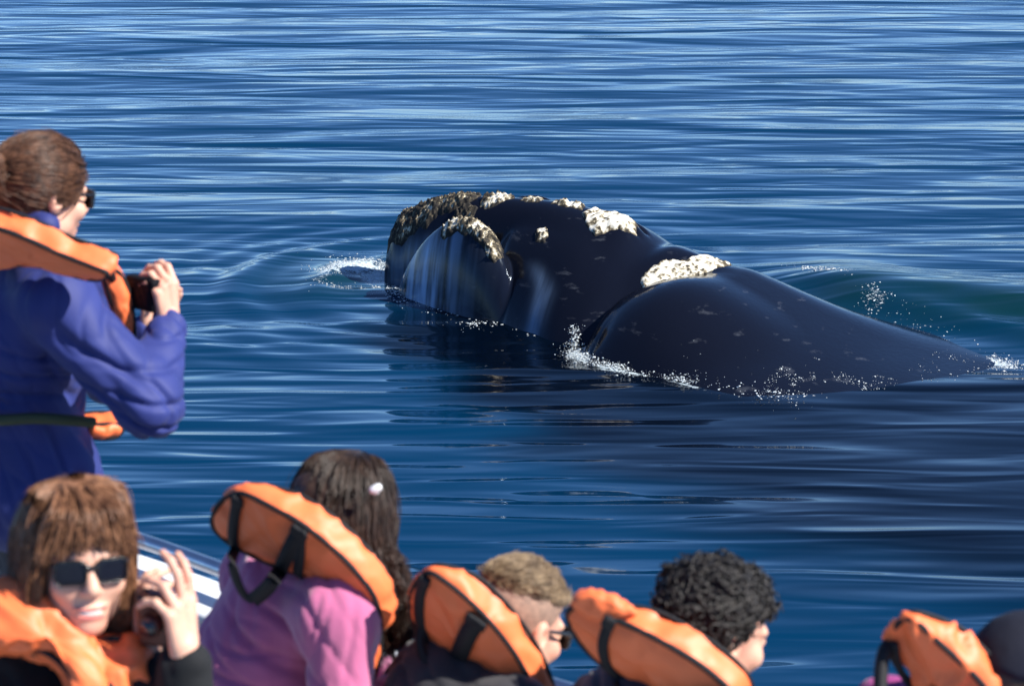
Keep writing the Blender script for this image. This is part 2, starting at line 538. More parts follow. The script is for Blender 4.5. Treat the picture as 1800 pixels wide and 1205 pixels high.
# ================================================================== THE WHALE
def pw(x, pts):
    """smooth curve through (x, y) pairs"""
    p = np.array(pts, float)
    xs, ys = p[:, 0], p[:, 1]
    m = np.gradient(ys, xs)
    x = np.clip(x, xs[0], xs[-1])
    i = np.clip(np.searchsorted(xs, x, side='right') - 1, 0, len(xs) - 2)
    h = xs[i + 1] - xs[i]
    t = (x - xs[i]) / h
    return ((2 * t ** 3 - 3 * t ** 2 + 1) * ys[i] + (t ** 3 - 2 * t ** 2 + t) * h * m[i] + (-2 * t ** 3 + 3 * t ** 2) * ys[i + 1] + (t ** 3 - t ** 2) * h * m[i + 1])
Z0 = -0.9
def ell_r(phi, ct, cz, a, b):
    """distance from the axis (0, Z0) along phi (0 = up, + = towards the boat) to the far side of an ellipse in the section"""
    dx, dz = np.sin(phi), np.cos(phi)
    ox, oz = -ct, Z0 - cz
    A = (dx / a) ** 2 + (dz / b) ** 2
    B = 2 * (ox * dx / a ** 2 + oz * dz / b ** 2)
    Cc = (ox / a) ** 2 + (oz / b) ** 2 - 1
    D = B * B - 4 * A * Cc
    r = (-B + np.sqrt(np.maximum(D, 0))) / (2 * A)
    return np.where(D > 0, np.maximum(r, 0), 0)
def sup_r(phi, top, w, p):
    """superellipse section about the axis: height top at phi = 0, half width w at the water"""
    b = np.maximum(top - Z0, 0.02)
    zz = np.clip(-Z0 / b, 0, 0.985)
    a = w / (1 - zz ** p) ** (1 / p)
    a = np.clip(a, 0.03, 2.9)
    return (np.abs(np.sin(phi) / a) ** p + np.abs(np.cos(phi) / b) ** p) ** (-1 / p)
def smx(a, b, k):
    return smax(a, b, k)
def whale_r(s, phi):
    ph = np.abs(phi)
    z = np.zeros_like(s + phi)
    s = s + z; phi = phi + z; ph = ph + z
    # rostrum: the narrow arched upper jaw
    rt_top = pw(s, [(-0.05, 0.02), (0.0, 0.26), (0.07, 0.47), (0.3, 0.66), (0.64, 0.79), (1.05, 0.84), (1.4, 0.86), (1.75, 0.86), (2.1, 0.81), (2.4, 0.73), (2.75, 0.60), (3.2, 0.45), (4, 0.1), (7, -0.5)])
    rt_w = pw(s, [(-0.05, 0.05), (0.0, 0.14), (0.1, 0.22), (0.3, 0.27), (0.8, 0.31), (1.4, 0.38), (1.9, 0.55), (2.4, 0.75), (3.2, 0.9), (7, 0.9)])
    rt_h = pw(s, [(-0.05, 0.25), (0.1, 0.5), (0.5, 0.65), (1.2, 0.75), (2, 0.9), (3, 1.0), (7, 0.8)])
    r = ell_r(phi, 0.0, rt_top - rt_h, rt_w, rt_h)
    # lower lips: two tall arched plates that stand up on both sides of the rostrum
    lip_top = pw(s, [(0.1, -0.6), (0.26, -0.15), (0.36, 0.10), (0.55, 0.40), (0.8, 0.64), (1.05, 0.75), (1.25, 0.74), (1.42, 0.62), (1.56, 0.40), (1.68, 0.10), (1.82, -0.4), (2.05, -1.0), (7, -1.2)])
    lip_t = pw(s, [(0.0, 0.16), (0.3, 0.36), (0.8, 0.50), (1.3, 0.58), (1.8, 0.66), (7, 0.7)])
    lip_w = pw(s, [(0.0, 0.08), (0.4, 0.17), (0.9, 0.22), (1.4, 0.24), (2, 0.2), (7, 0.2)])
    lip_h = 0.95 + 0 * s
    rl = ell_r(ph, lip_t, lip_top - lip_h, lip_w, lip_h)
    r = smx(r, rl, 0.03)
    # cheek and the broad skull behind the lips
    s_on = 1.08 + 0.24 * sstep(ph, 0.18, 0.60)
    ch_top = pw(s, [(1.0, 0.5), (1.4, 0.76), (1.8, 0.81), (2.1, 0.79), (2.4, 0.70), (2.75, 0.62), (3.2, 0.5), (4, 0.2), (7, -0.5)])
    ch_w = pw(s, [(1.0, 0.60), (1.5, 0.78), (1.9, 0.93), (2.25, 1.04), (2.45, 1.03), (2.65, 0.90), (2.9, 0.72), (3.2, 0.7), (7, 0.6)])
    rc_ = sup_r(phi, ch_top, ch_w, 1.75) * (0.80 + 0.20 * np.sqrt(sstep(s - s_on, -0.02, 0.34))) - 0.5 * (1 - sstep(s - s_on, -0.30, 0.03))
    r = smx(r, rc_, 0.035)
    # the swell round the blowholes and the dip behind it
    b_ = np.exp(-((s - 2.33) / 0.16) ** 2 - ((phi - 0.04) / 0.10) ** 2)
    r = r + 0.06 * b_
    r = r - 0.07 * np.exp(-((s - 2.58) / 0.13) ** 2 - (phi / 0.26) ** 2)
    r = r - 0.05 * np.exp(-((s - 2.42) / 0.05) ** 2 - ((ph - 0.045) / 0.02) ** 2)
    # back
    bk_top = pw(s, [(2.3, -0.85), (2.60, -0.75), (2.67, -0.30), (2.74, -0.02), (2.82, 0.20), (2.92, 0.36), (3.05, 0.465), (3.2, 0.512), (3.35, 0.505), (3.52, 0.455), (3.8, 0.355), (4.24, 0.205), (4.6, 0.11), (5.0, 0.055), (5.5, 0.022), (5.9, -0.03), (6.4, -0.25), (7.2, -0.6)])
    bk_w = pw(s, [(2.3, 0.85), (2.42, 1.12), (2.56, 1.28), (2.75, 1.40), (3.1, 1.55), (3.5, 1.70), (4.0, 1.90), (4.4, 1.98), (4.7, 1.88), (5.0, 1.60), (5.3, 1.15), (5.6, 0.65), (5.9, 0.4), (7.2, 0.4)])
    far = phi < 0
    bk_w = np.where(far, bk_w * 0.42, bk_w)
    rb = sup_r(phi, bk_top, bk_w, 2.4)
    rb = np.where(s > 5.0, np.minimum(rb, 1.9 - 0.25 * (s - 5)), rb)
    rb = rb - 0.9 * (1 - sstep(s, 2.25, 2.5))
    sh_top = pw(s, [(2.2, -1.0), (2.36, -0.55), (2.43, -0.22), (2.51, 0.06), (2.62, 0.29), (2.78, 0.43), (3.0, 0.485), (3.3, 0.45), (3.6, 0.34), (4.0, 0.12), (4.5, -0.25), (7.2, -1.2)])
    rs_ = ell_r(ph, 0.72, sh_top - np.where(far, 1.2, 0.9), 0.80, 0.9) - 0.6 * (1 - sstep(s, 2.2, 2.45))
    rb = smx(rb, rs_, 0.34) - 0.03
    r = smx(r, rb, 0.035)
    return np.maximum(r, 0.02)
def whale_surf(s, phi, off=0.0):
    r = whale_r(s, phi)
    tip = np.sqrt(np.clip((s + 0.06) / 0.10, 0, 1))
    r = r * tip + off
    return w2(s, r * np.sin(phi), Z0 + r * np.cos(phi))
s_ax = np.concatenate([np.linspace(-0.06, 0.1, 24, endpoint=False), np.linspace(0.1, 3.4, 330, endpoint=False), np.linspace(3.4, 7.2, 150)])
p_ax = np.concatenate([np.linspace(-math.pi, -1.35, 12, endpoint=False), np.linspace(-1.35, 1.35, 250, endpoint=False), np.linspace(1.35, math.pi, 12, endpoint=False)])
S, PH = np.meshgrid(s_ax, p_ax, indexing='ij')
wv = whale_surf(S, PH)
ns, npz = S.shape
a, b = np.meshgrid(np.arange(ns - 1), np.arange(npz), indexing='ij')
b2 = (b + 1) % npz
whf = np.stack([a * npz + b, (a + 1) * npz + b, (a + 1) * npz + b2, a * npz + b2], -1).reshape(-1, 4)[:, ::-1]

def whale_material():
    m = mat("wet_whale_skin", (0.004, 0.005, 0.010), 0.3, 0.24)
    N, L = m.node_tree.nodes, m.node_tree.links
    b = N["Principled BSDF"]
    b.inputs["Specular Tint"].default_value = (0.68, 0.82, 1.0, 1)
    tc = N.new("ShaderNodeTexCoord")
    t = N.new("ShaderNodeTexNoise"); t.inputs["Scale"].default_value = 5.0; t.inputs["Detail"].default_value = 8; t.inputs["Roughness"].default_value = 0.7
    L.new(tc.outputs["Object"], t.inputs["Vector"])
    mp = N.new("ShaderNodeMapping"); mp.inputs["Scale"].default_value = (22, 22, 1.6)
    L.new(tc.outputs["Object"], mp.inputs[0])
    t2 = N.new("ShaderNodeTexNoise"); t2.inputs["Scale"].default_value = 1.0; t2.inputs["Detail"].default_value = 4
    L.new(mp.outputs[0], t2.inputs["Vector"])
    ad = N.new("ShaderNodeMath"); ad.operation = 'ADD'
    L.new(t.outputs[0], ad.inputs[0]); L.new(t2.outputs[0], ad.inputs[1])
    r = N.new("ShaderNodeMapRange"); r.inputs[1].default_value, r.inputs[2].default_value = 0.75, 1.3
    r.inputs[3].default_value, r.inputs[4].default_value = 0.06, 0.17
    L.new(ad.outputs[0], r.inputs[0]); L.new(r.outputs[0], b.inputs["Roughness"])
    bp = N.new("ShaderNodeBump"); bp.inputs["Strength"].default_value = 0.07; bp.inputs["Distance"].default_value = 0.02
    L.new(ad.outputs[0], bp.inputs["Height"]); L.new(bp.outputs[0], b.inputs["Normal"])
    # thin pale scars and scuffs
    mp3 = N.new("ShaderNodeMapping"); mp3.inputs["Scale"].default_value = (2.6, 2.6, 9.0)
    L.new(tc.outputs["Object"], mp3.inputs[0])
    t3 = N.new("ShaderNodeTexNoise"); t3.inputs["Scale"].default_value = 1.6; t3.inputs["Detail"].default_value = 6; t3.inputs["Roughness"].default_value = 0.62
    L.new(mp3.outputs[0], t3.inputs["Vector"])
    r3 = N.new("ShaderNodeMapRange"); r3.inputs[1].default_value, r3.inputs[2].default_value = 0.62, 0.74
    r3.inputs[4].default_value = 0.35
    L.new(t3.outputs[0], r3.inputs[0])
    x = N.new("ShaderNodeMix"); x.data_type = 'RGBA'
    x.inputs[6].default_value = (0.004, 0.005, 0.010, 1); x.inputs[7].default_value = (0.10, 0.11, 0.13, 1)
    L.new(r3.outputs[0], x.inputs[0])
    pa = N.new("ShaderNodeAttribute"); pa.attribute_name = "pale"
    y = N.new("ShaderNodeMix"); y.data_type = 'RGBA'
    y.inputs[7].default_value = (0.22, 0.33, 0.50, 1)  # blue sheen of the sky, put into the base colour
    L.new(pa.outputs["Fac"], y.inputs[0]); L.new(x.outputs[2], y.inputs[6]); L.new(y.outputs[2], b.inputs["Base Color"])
    return m
M_whale = whale_material()
whale = empty("whale", W_O)
tag(whale, "black right whale surfacing with white crusted callosities on its head", "whale")
# sky sheen painted into the skin colour: lip, side of upper jaw, cheek front
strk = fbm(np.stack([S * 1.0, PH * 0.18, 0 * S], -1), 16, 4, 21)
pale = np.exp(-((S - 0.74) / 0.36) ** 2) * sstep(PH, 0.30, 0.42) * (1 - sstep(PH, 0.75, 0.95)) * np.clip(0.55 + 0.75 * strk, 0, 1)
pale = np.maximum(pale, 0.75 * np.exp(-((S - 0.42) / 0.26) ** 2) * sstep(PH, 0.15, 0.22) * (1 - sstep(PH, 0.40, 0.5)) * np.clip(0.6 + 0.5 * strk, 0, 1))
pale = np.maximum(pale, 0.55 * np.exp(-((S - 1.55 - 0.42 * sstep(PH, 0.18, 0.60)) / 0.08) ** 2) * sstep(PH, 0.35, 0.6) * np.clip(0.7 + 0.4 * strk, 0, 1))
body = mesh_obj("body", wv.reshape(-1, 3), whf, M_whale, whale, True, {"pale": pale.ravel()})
# ---- callosities: raised crusts of rough pale skin, each laid over the whale's own surface
def callosity(poly, th, seed, rough, dark, parent=whale):
    p = np.array(poly, float)
    s0, s1 = p[:, 0].min() - 0.03, p[:, 0].max() + 0.03
    f0, f1 = p[:, 1].min() - 0.02, p[:, 1].max() + 0.02
    rr = 1.55
    nu, nv = int((s1 - s0) / 0.0085) + 2, int((f1 - f0) * rr / 0.0085) + 2
    A, Bm = np.meshgrid(np.linspace(s0, s1, nu), np.linspace(f0, f1, nv), indexing='ij')
    q = np.stack([A, Bm * rr], -1).reshape(-1, 2)
    pp = p * [1, rr]
    d = np.full(len(q), 1e9); ins = np.zeros(len(q), bool)
    for i in range(len(pp)):
        a_, b_ = pp[i - 1], pp[i]
        e = b_ - a_
        t = np.clip(((q - a_) @ e) / (e @ e + 1e-9), 0, 1)
        d = np.minimum(d, np.linalg.norm(q - a_ - t[:, None] * e, axis=1))
        cr = (a_[1] > q[:, 1]) != (b_[1] > q[:, 1])
        ins ^= cr & (q[:, 0] < (b_[0] - a_[0]) * (q[:, 1] - a_[1]) / (b_[1] - a_[1] + 1e-12) + a_[0])
    sd = np.where(ins, d, -d).reshape(A.shape)
    P3 = np.stack([A, Bm * rr, 0 * A + seed * 3.1], -1)
    sd = sd + 0.022 * fbm(P3, 14, 3, seed)
    cell = fbm(P3, 34, 3, seed + 5, 0.7)
    lump = noise3(P3, 16, seed + 9)
    spike = np.maximum(noise3(P3, 75, seed + 2), 0)
    off = 0.6 * th * (0.55 + 0.35 * lump) + rough * (0.016 * cell + 0.022 * spike)
    off = off * sstep(sd, -0.004, 0.030) - 0.025 * (1 - sstep(sd, -0.012, 0.004))
    pit = np.clip(0.55 + 0.55 * cell - 0.2 * lump + dark + 0.35 * noise3(P3, 7, seed + 31), 0, 1)
    pit = np.clip(pit + 0.45 * (1 - sstep(sd, 0.0, 0.035)), 0, 1)
    vv = whale_surf(A, Bm, off)
    keep = (sd > -0.012)
    fi, fj = np.meshgrid(np.arange(nu - 1), np.arange(nv - 1), indexing='ij')
    k = keep[:-1, :-1] | keep[1:, :-1] | keep[:-1, 1:] | keep[1:, 1:]
    fi, fj = fi[k], fj[k]
    F = np.stack([fi * nv + fj, (fi + 1) * nv + fj, (fi + 1) * nv + fj + 1, fi * nv + fj + 1], -1)[:, ::-1]
    used = np.unique(F)
    remap = np.full(nu * nv, -1); remap[used] = np.arange(len(used))
    return mesh_obj("callosity", vv.reshape(-1, 3)[used], remap[F], M_call, parent, True, {"pit": pit.ravel()[used]})
def callosity_material():
    m = mat("callosity_crust", (0.6, 0.56, 0.47), 0.85, 0.25)
    N, L = m.node_tree.nodes, m.node_tree.links
    b = N["Principled BSDF"]
    at_ = N.new("ShaderNodeAttribute"); at_.attribute_name = "pit"
    tc = N.new("ShaderNodeTexCoord")
    t = N.new("ShaderNodeTexNoise"); t.inputs["Scale"].default_value = 42; t.inputs["Detail"].default_value = 6; t.inputs["Roughness"].default_value = 0.7
    L.new(tc.outputs["Object"], t.inputs["Vector"])
    ad = N.new("ShaderNodeMath"); ad.operation = 'MULTIPLY_ADD'; ad.inputs[1].default_value = 1.3; ad.inputs[2].default_value = -0.65
    L.new(t.outputs[0], ad.inputs[0])
    a2 = N.new("ShaderNodeMath"); a2.operation = 'ADD'
    L.new(ad.outputs[0], a2.inputs[0]); L.new(at_.outputs["Fac"], a2.inputs[1])
    cr = N.new("ShaderNodeValToRGB")
    e = cr.color_ramp.elements
    e[0].position, e[0].color = 0.30, (0.56, 0.54, 0.47, 1)
    e[1].position, e[1].color = 0.95, (0.02, 0.018, 0.016, 1)
    k = cr.color_ramp.elements.new(0.52); k.color = (0.36, 0.32, 0.23, 1)
    k = cr.color_ramp.elements.new(0.68); k.color = (0.13, 0.105, 0.065, 1)
    L.new(a2.outputs[0], cr.inputs[0]); L.new(cr.outputs[0], b.inputs["Base Color"])
    return m
M_call = callosity_material()
CALL = [
    ([(0.15, 0.165), (0.04, 0.13), (0.05, 0.0), (0.10, -0.12), (0.25, -0.15), (0.5, -0.13), (0.86, -0.10), (0.92, 0.0), (0.88, 0.068), (0.79, 0.086), (0.65, 0.097), (0.57, 0.119), (0.47, 0.151), (0.34, 0.151), (0.25, 0.175)], 0.070, 1, 1.3, 0.24),
    ([(0.75, 0.086), (0.87, 0.070), (0.98, 0.080), (0.97, 0.118), (0.88, 0.145), (0.77, 0.15)], 0.05, 2, 1.2, 0.2),
    ([(0.95, -0.04), (1.03, -0.06), (1.18, -0.06), (1.26, 0.0), (1.20, 0.054), (1.10, 0.080), (0.98, 0.086)], 0.055, 3, 1.2, 0.14),
    ([(0.88, 0.385), (0.92, 0.33), (1.0, 0.29), (1.12, 0.265), (1.25, 0.262), (1.38, 0.285), (1.47, 0.35), (1.51, 0.42), (1.47, 0.49), (1.41, 0.48), (1.37, 0.435), (1.29, 0.425), (1.19, 0.41), (1.06, 0.395), (0.95, 0.41)], 0.060, 4, 1.2, 0.13),
    ([(1.62, 0.216), (1.64, 0.184), (1.72, 0.180), (1.79, 0.200), (1.82, 0.245), (1.78, 0.27), (1.69, 0.259)], 0.040, 5, 0.7, -0.08),
    ([(1.33, 0.03), (1.35, -0.05), (1.47, -0.06), (1.53, 0.0), (1.50, 0.038), (1.42, 0.045)], 0.040, 6, 0.7, -0.04),
    ([(1.64, 0.03), (1.68, -0.05), (1.82, -0.07), (1.93, -0.04), (1.93, 0.03), (1.78, 0.05)], 0.045, 7, 1.1, 0.05),
    ([(1.95, 0.06), (1.98, -0.04), (2.10, -0.07), (2.30, -0.06), (2.43, -0.02), (2.47, 0.06), (2.40, 0.11), (2.33, 0.12), (2.27, 0.165), (2.19, 0.20), (2.07, 0.145)], 0.060, 8, 0.28, -0.20),
    ([(2.70, 0.36), (2.72, 0.25), (2.78, 0.16), (2.90, 0.115), (2.97, 0.03), (3.0, -0.10), (3.12, -0.16), (3.22, -0.10), (3.20, 0.04), (3.1, 0.20), (2.98, 0.33), (2.87, 0.40), (2.78, 0.42)], 0.050, 9, 0.32, -0.17),
]
for c in CALL:
    callosity(*c)
# ================================================================== FOAM AND SPRAY
_ico_v = None
def _ico():
    g = (1 + 5 ** 0.5) / 2
    v = np.array([(-1, g, 0), (1, g, 0), (-1, -g, 0), (1, -g, 0), (0, -1, g), (0, 1, g), (0, -1, -g), (0, 1, -g), (g, 0, -1), (g, 0, 1), (-g, 0, -1), (-g, 0, 1)], float)
    v /= np.linalg.norm(v[0])
    f = np.array([(0, 11, 5), (0, 5, 1), (0, 1, 7), (0, 7, 10), (0, 10, 11), (1, 5, 9), (5, 11, 4), (11, 10, 2), (10, 7, 6), (7, 1, 8), (3, 9, 4), (3, 4, 2), (3, 2, 6), (3, 6, 8), (3, 8, 9), (4, 9, 5), (2, 4, 11), (6, 2, 10), (8, 6, 7), (9, 8, 1)])
    return v, f
ICO_V, ICO_F = _ico()
M_foam = mat("sea_foam", (0.70, 0.76, 0.78), 0.55, 0.4)
M_foam.node_tree.nodes["Principled BSDF"].inputs["Transmission Weight"].default_value = 0.35
def specks(name, P, R, flat, label, seed):
    """many small drops and froth lumps as one mesh: positions P, radii R, flat = height of a lump over its width"""
    rng = np.random.RandomState(seed)
    n = len(P)
    jit = 1 + 0.35 * rng.randn(n, 12)[:, :, None]
    a = rng.rand(n) * 6.28
    ca, sa = np.cos(a), np.sin(a)
    q = ICO_V[None] * jit * np.stack([1.0 + 0.5 * rng.rand(n), 0.7 + 0.3 * rng.rand(n), np.broadcast_to(flat, (n,))], -1)[:, None]
    q = np.stack([q[..., 0] * ca[:, None] - q[..., 1] * sa[:, None], q[..., 0] * sa[:, None] + q[..., 1] * ca[:, None], q[..., 2]], -1)
    v = P[:, None] + q * R[:, None, None]
    f = (ICO_F[None] + (np.arange(n) * 12)[:, None, None]).reshape(-1, 3)
    o = mesh_obj(name, v.reshape(-1, 3), f, M_foam)
    tag(o, label, "foam", kind="stuff")
    return o
def wz(x, y):
    return water_height(np.asarray(x, float), np.asarray(y, float))
def scatter(rng, px, py, sx, sy, n, rot=0.0, clump=0.0):
    n = int(n * 2.4)
    """points on the water round a place in the picture"""
    a, b = rng.randn(n), rng.randn(n)
    c, s = math.cos(rot), math.sin(rot)
    X = px + sx * a * c - sy * b * s
    Y = py + sx * a * s + sy * b * c
    pts = np.array([on_water(x, y) for x, y in zip(X, Y)])
    if clump:
        keep = fbm(pts, 7.0, 3, 3) > clump * (0.2 + 0.6 * rng.rand(n)) - 0.25
        pts = pts[keep]
    pts[:, 2] = wz(pts[:, 0], pts[:, 1])
    return pts
rng = np.random.RandomState(3)
def sizes(n, lo, hi):
    return lo * (hi / lo) ** (rng.rand(n) ** 2.2)
# froth pushed up in front of the snout
P = np.vstack([scatter(rng, 625, 472, 32, 9, 900, 0, 0.9), scatter(rng, 655, 490, 26, 8, 700, 0, 0.9), scatter(rng, 580, 478, 22, 8, 350, -0.4, 0.9),
               scatter(rng, 668, 478, 12, 10, 350, 0, 0.6), scatter(rng, 600, 500, 26, 5, 120, 0, 0.8)])
specks("snout_foam", P, sizes(len(P), 0.0015, 0.010), 0.35, "white froth piled up in front of the whale's snout", 1)
# flecks drifting along the jaw
P = np.vstack([scatter(rng, 740, 528, 45, 9, 160, 0.25), scatter(rng, 820, 540, 40, 7, 170, 0.12), scatter(rng, 845, 565, 25, 10, 90, 0.1), scatter(rng, 880, 548, 35, 3, 120, 0.05),
               scatter(rng, 930, 575, 30, 10, 50, 0.3), scatter(rng, 690, 510, 20, 9, 80, 0.2)])
specks("jaw_foam", P, sizes(len(P), 0.002, 0.012), 0.4, "scattered white foam flecks along the whale's jaw", 2)
# the splash where the flank meets the head, and the foam line that runs from it
P = [scatter(rng, 1022, 625, 16, 9, 420, 0.35), scatter(rng, 1065, 645, 26, 6, 340, 0.35), scatter(rng, 1130, 655, 40, 5, 420, 0.05, 0.6), scatter(rng, 1190, 650, 28, 6, 260, -0.15, 0.6),
     scatter(rng, 1190, 675, 32, 5, 240, 0.3, 0.6), scatter(rng, 1240, 662, 28, 9, 130, 0.2), scatter(rng, 1300, 690, 50, 8, 70, 0.25), scatter(rng, 1370, 706, 30, 3, 40, 0)]
P = np.vstack(P)
up_ = np.abs(rng.randn(len(P))) * 0.022
P[:, 2] += up_
k = 260
base = on_water(1010, 612)
col = np.stack([base[0] + 0.012 * rng.randn(k), base[1] + 0.012 * rng.randn(k), 0.02 + 0.18 * rng.rand(k) ** 1.5], -1)
col[:, :2] += (col[:, 2:3] * rng.randn(k, 2) * 0.16)
P = np.vstack([P, col])
specks("flank_splash", P, sizes(len(P), 0.0015, 0.0095), 0.6, "white splash and foam line along the whale's near flank", 3)
# drops of water caught on the low part of the back
def on_back(n, s0, s1, f0, f1, sd):
    s = rng.uniform(s0, s1, n); f = f0 + (f1 - f0) * np.clip(0.5 + 0.28 * rng.randn(n), 0, 1)
    w = whale_surf(s, f, 0.004)
    keep = (w[:, 2] > wz(w[:, 0], w[:, 1]) - 0.01) & (fbm(w, 6, 3, sd) > -0.1)
    return w[keep]
P = np.vstack([on_back(1500, 4.25, 5.05, 0.70, 1.2, 4), on_back(70, 3.4, 4.4, 0.8, 1.25, 6), on_back(200, 5.0, 5.6, -0.2, 0.6, 8)])
specks("back_drops", P, sizes(len(P), 0.0015, 0.008), 0.4, "glinting drops and froth on the low end of the whale's back", 4)
# foam beyond the back and at its end
P = np.vstack([scatter(rng, 1540, 545, 16, 8, 90, 0.3, 0.5), scatter(rng, 1760, 637, 22, 6, 260, 0.25, 0.5), scatter(rng, 1650, 615, 30, 4, 90, 0.35), scatter(rng, 1440, 492, 26, 3, 70, 0.3), scatter(rng, 1600, 575, 60, 14, 50, 0.3)])
specks("wake_foam", P, sizes(len(P), 0.002, 0.011), 0.4, "thin white foam behind the whale's back", 5)
# ================================================================== PEOPLE: TOOLS
def head_frame(c, f, roll=0.0, size=1.0):
    f = unit(f)
    r = unit(np.cross(f, V(0, 0, 1)))
    u = np.cross(r, f)
    r, u = r * math.cos(roll) + u * math.sin(roll), u * math.cos(roll) - r * math.sin(roll)
    return dict(c=np.asarray(c, float), R=np.array([r, f, u]), k=size)
def hp(H, x, y, z):
    """a point of the head: right, forward, up in metres"""
    return H['c'] + (np.array([x, y, z]) * H['k']) @ H['R']
def head_local(P, H):
    return ((P - H['c']) @ H['R'].T) / H['k']
def head_sdf(P, H, smile=False):
    q = head_local(P, H)
    m = q.copy(); m[:, 0] = np.abs(m[:, 0])
    d = ell(q, (0, -0.012, 0.035), (0.074, 0.096, 0.085))
    d = smin(d, ell(q, (0, 0.034, -0.040), (0.060, 0.062, 0.076)), 0.03)
    d = smin(d, ell(q, (0, 0.068, -0.096), (0.026, 0.026, 0.021)), 0.025)
    d = smin(d, ell(m, (0.045, 0.010, -0.072), (0.018, 0.03, 0.024)), 0.03)
    d = smin(d, ell(m, (0.038, 0.072, -0.026), (0.024, 0.022, 0.022)), 0.02)
    d = smin(d, ell(q, (0, 0.078, 0.022), (0.052, 0.020, 0.014)), 0.018)
    d = smax(d, -ell(m, (0.031, 0.104, 0.004), (0.018, 0.016, 0.012)), 0.010)
    d = smin(d, ell(m, (0.031, 0.083, 0.003), (0.014, 0.013, 0.012)), 0.006)
    d = smin(d, rc(q, (0, 0.088, 0.012), (0, 0.112, -0.026), 0.008, 0.0125), 0.010)
    d = smin(d, ell(m, (0.010, 0.104, -0.032), (0.009, 0.011, 0.008)), 0.006)
    d = smax(d, -ell(m, (0.006, 0.112, -0.040), (0.004, 0.006, 0.004)), 0.004)
    w = 0.029 if smile else 0.024
    d = smin(d, ell(q, (0, 0.091, -0.062), (w, 0.010, 0.006)), 0.008)
    d = smin(d, ell(q, (0, 0.088, -0.077), (w * 0.85, 0.011, 0.007)), 0.008)
    d = smax(d, -ell(q, (0, 0.102, -0.0695), (w, 0.012, 0.0045 if smile else 0.0022)), 0.004)
    e = ell(m, (0.079, -0.008, -0.004), (0.013, 0.019, 0.032))
    e = smax(e, -ell(m, (0.092, -0.003, 0.0), (0.012, 0.010, 0.019)), 0.006)
    d = smin(d, e, 0.010)
    return d * H['k']
def finger_chain(base, dirv, curl_axis, lens, curls):
    pts = [np.asarray(base, float)]
    d = unit(dirv)
    for L_, c in zip(lens, curls):
        a = unit(curl_axis)
        d = d * math.cos(c) + np.cross(a, d) * math.sin(c) + a * np.dot(a, d) * (1 - math.cos(c))
        pts.append(pts[-1] + d * L_)
    return pts
def hand_parts(wrist, yv, zv, side=1, curl=(0.5, 0.7, 0.5), spread=0.06, thumb=(0.75, 0.5), k=1.0):
    """bones of a hand: yv along the palm to the knuckles, zv out of its back, side=+1 thumb on the +x side"""
    y = unit(yv)
    z = unit(np.asarray(zv, float) - y * np.dot(zv, y))
    x = np.cross(y, z) * side
    B = []
    w = np.asarray(wrist, float)
    def p(a, b, c):
        return w + (x * a + y * b + z * c) * k
    fx = (0.030, 0.0105, -0.0095, -0.028)
    ln = ((0.044, 0.026, 0.021), (0.049, 0.030, 0.022), (0.045, 0.028, 0.021), (0.035, 0.021, 0.019))
    ky = (0.088, 0.092, 0.087, 0.078)
    for i in range(4):
        B.append((p(fx[i] * 0.6, 0.012, 0.0), p(fx[i], ky[i], 0.002), 0.0125 * k, 0.0105 * k))
        cu = curl if np.isscalar(curl[0]) else curl[i]
        ch = finger_chain(p(fx[i], ky[i], 0.002), y + x * spread * (1.5 - i), -x * side, [q * k for q in ln[i]], cu)
        rr = (0.0098, 0.0088, 0.0080, 0.0068) if i < 3 else (0.0085, 0.0076, 0.0068, 0.006)
        for j in range(3):
            B.append((ch[j], ch[j + 1], rr[j] * k, rr[j + 1] * k))
    t0 = p(0.022, 0.022, -0.006)
    td = y * math.cos(thumb[0]) + x * math.sin(thumb[0]) - z * 0.45
    t1 = t0 + unit(td) * 0.044 * k
    td2 = td * math.cos(thumb[1]) + (y * 0.9 - x * 0.5 - z * 0.5) * math.sin(thumb[1])
    t2 = t1 + unit(td2) * 0.032 * k
    t3 = t2 + unit(td2 - x * 0.3) * 0.026 * k
    B += [(t0, t1, 0.016 * k, 0.0115 * k), (t1, t2, 0.0112 * k, 0.0098 * k), (t2, t3, 0.0098 * k, 0.0078 * k)]
    B.append((p(0, -0.03, 0), p(0, 0.015, 0), 0.0245 * k, 0.0255 * k))
    B.append((p(0.012, 0.02, 0), p(0.016, 0.075, 0), 0.0185 * k, 0.014 * k))
    B.append((p(-0.012, 0.02, 0), p(-0.014, 0.07, 0), 0.0185 * k, 0.013 * k))
    return B
def bones_sdf(P, B, k):
    d = None
    for a, b, ra, rb in B:
        e = rc(P, a, b, ra, rb)
        d = e if d is None else smin(d, e, k)
    return d
def bounds(pts, pad):
    p = np.array(pts)
    return p.min(0) - pad, p.max(0) + pad
def bones_bounds(B, pad):
    return bounds([b[0] for b in B] + [b[1] for b in B], pad + max(max(b[2], b[3]) for b in B))
def in_box(P, lo, hi):
    return ((P > lo) & (P < hi)).all(1)
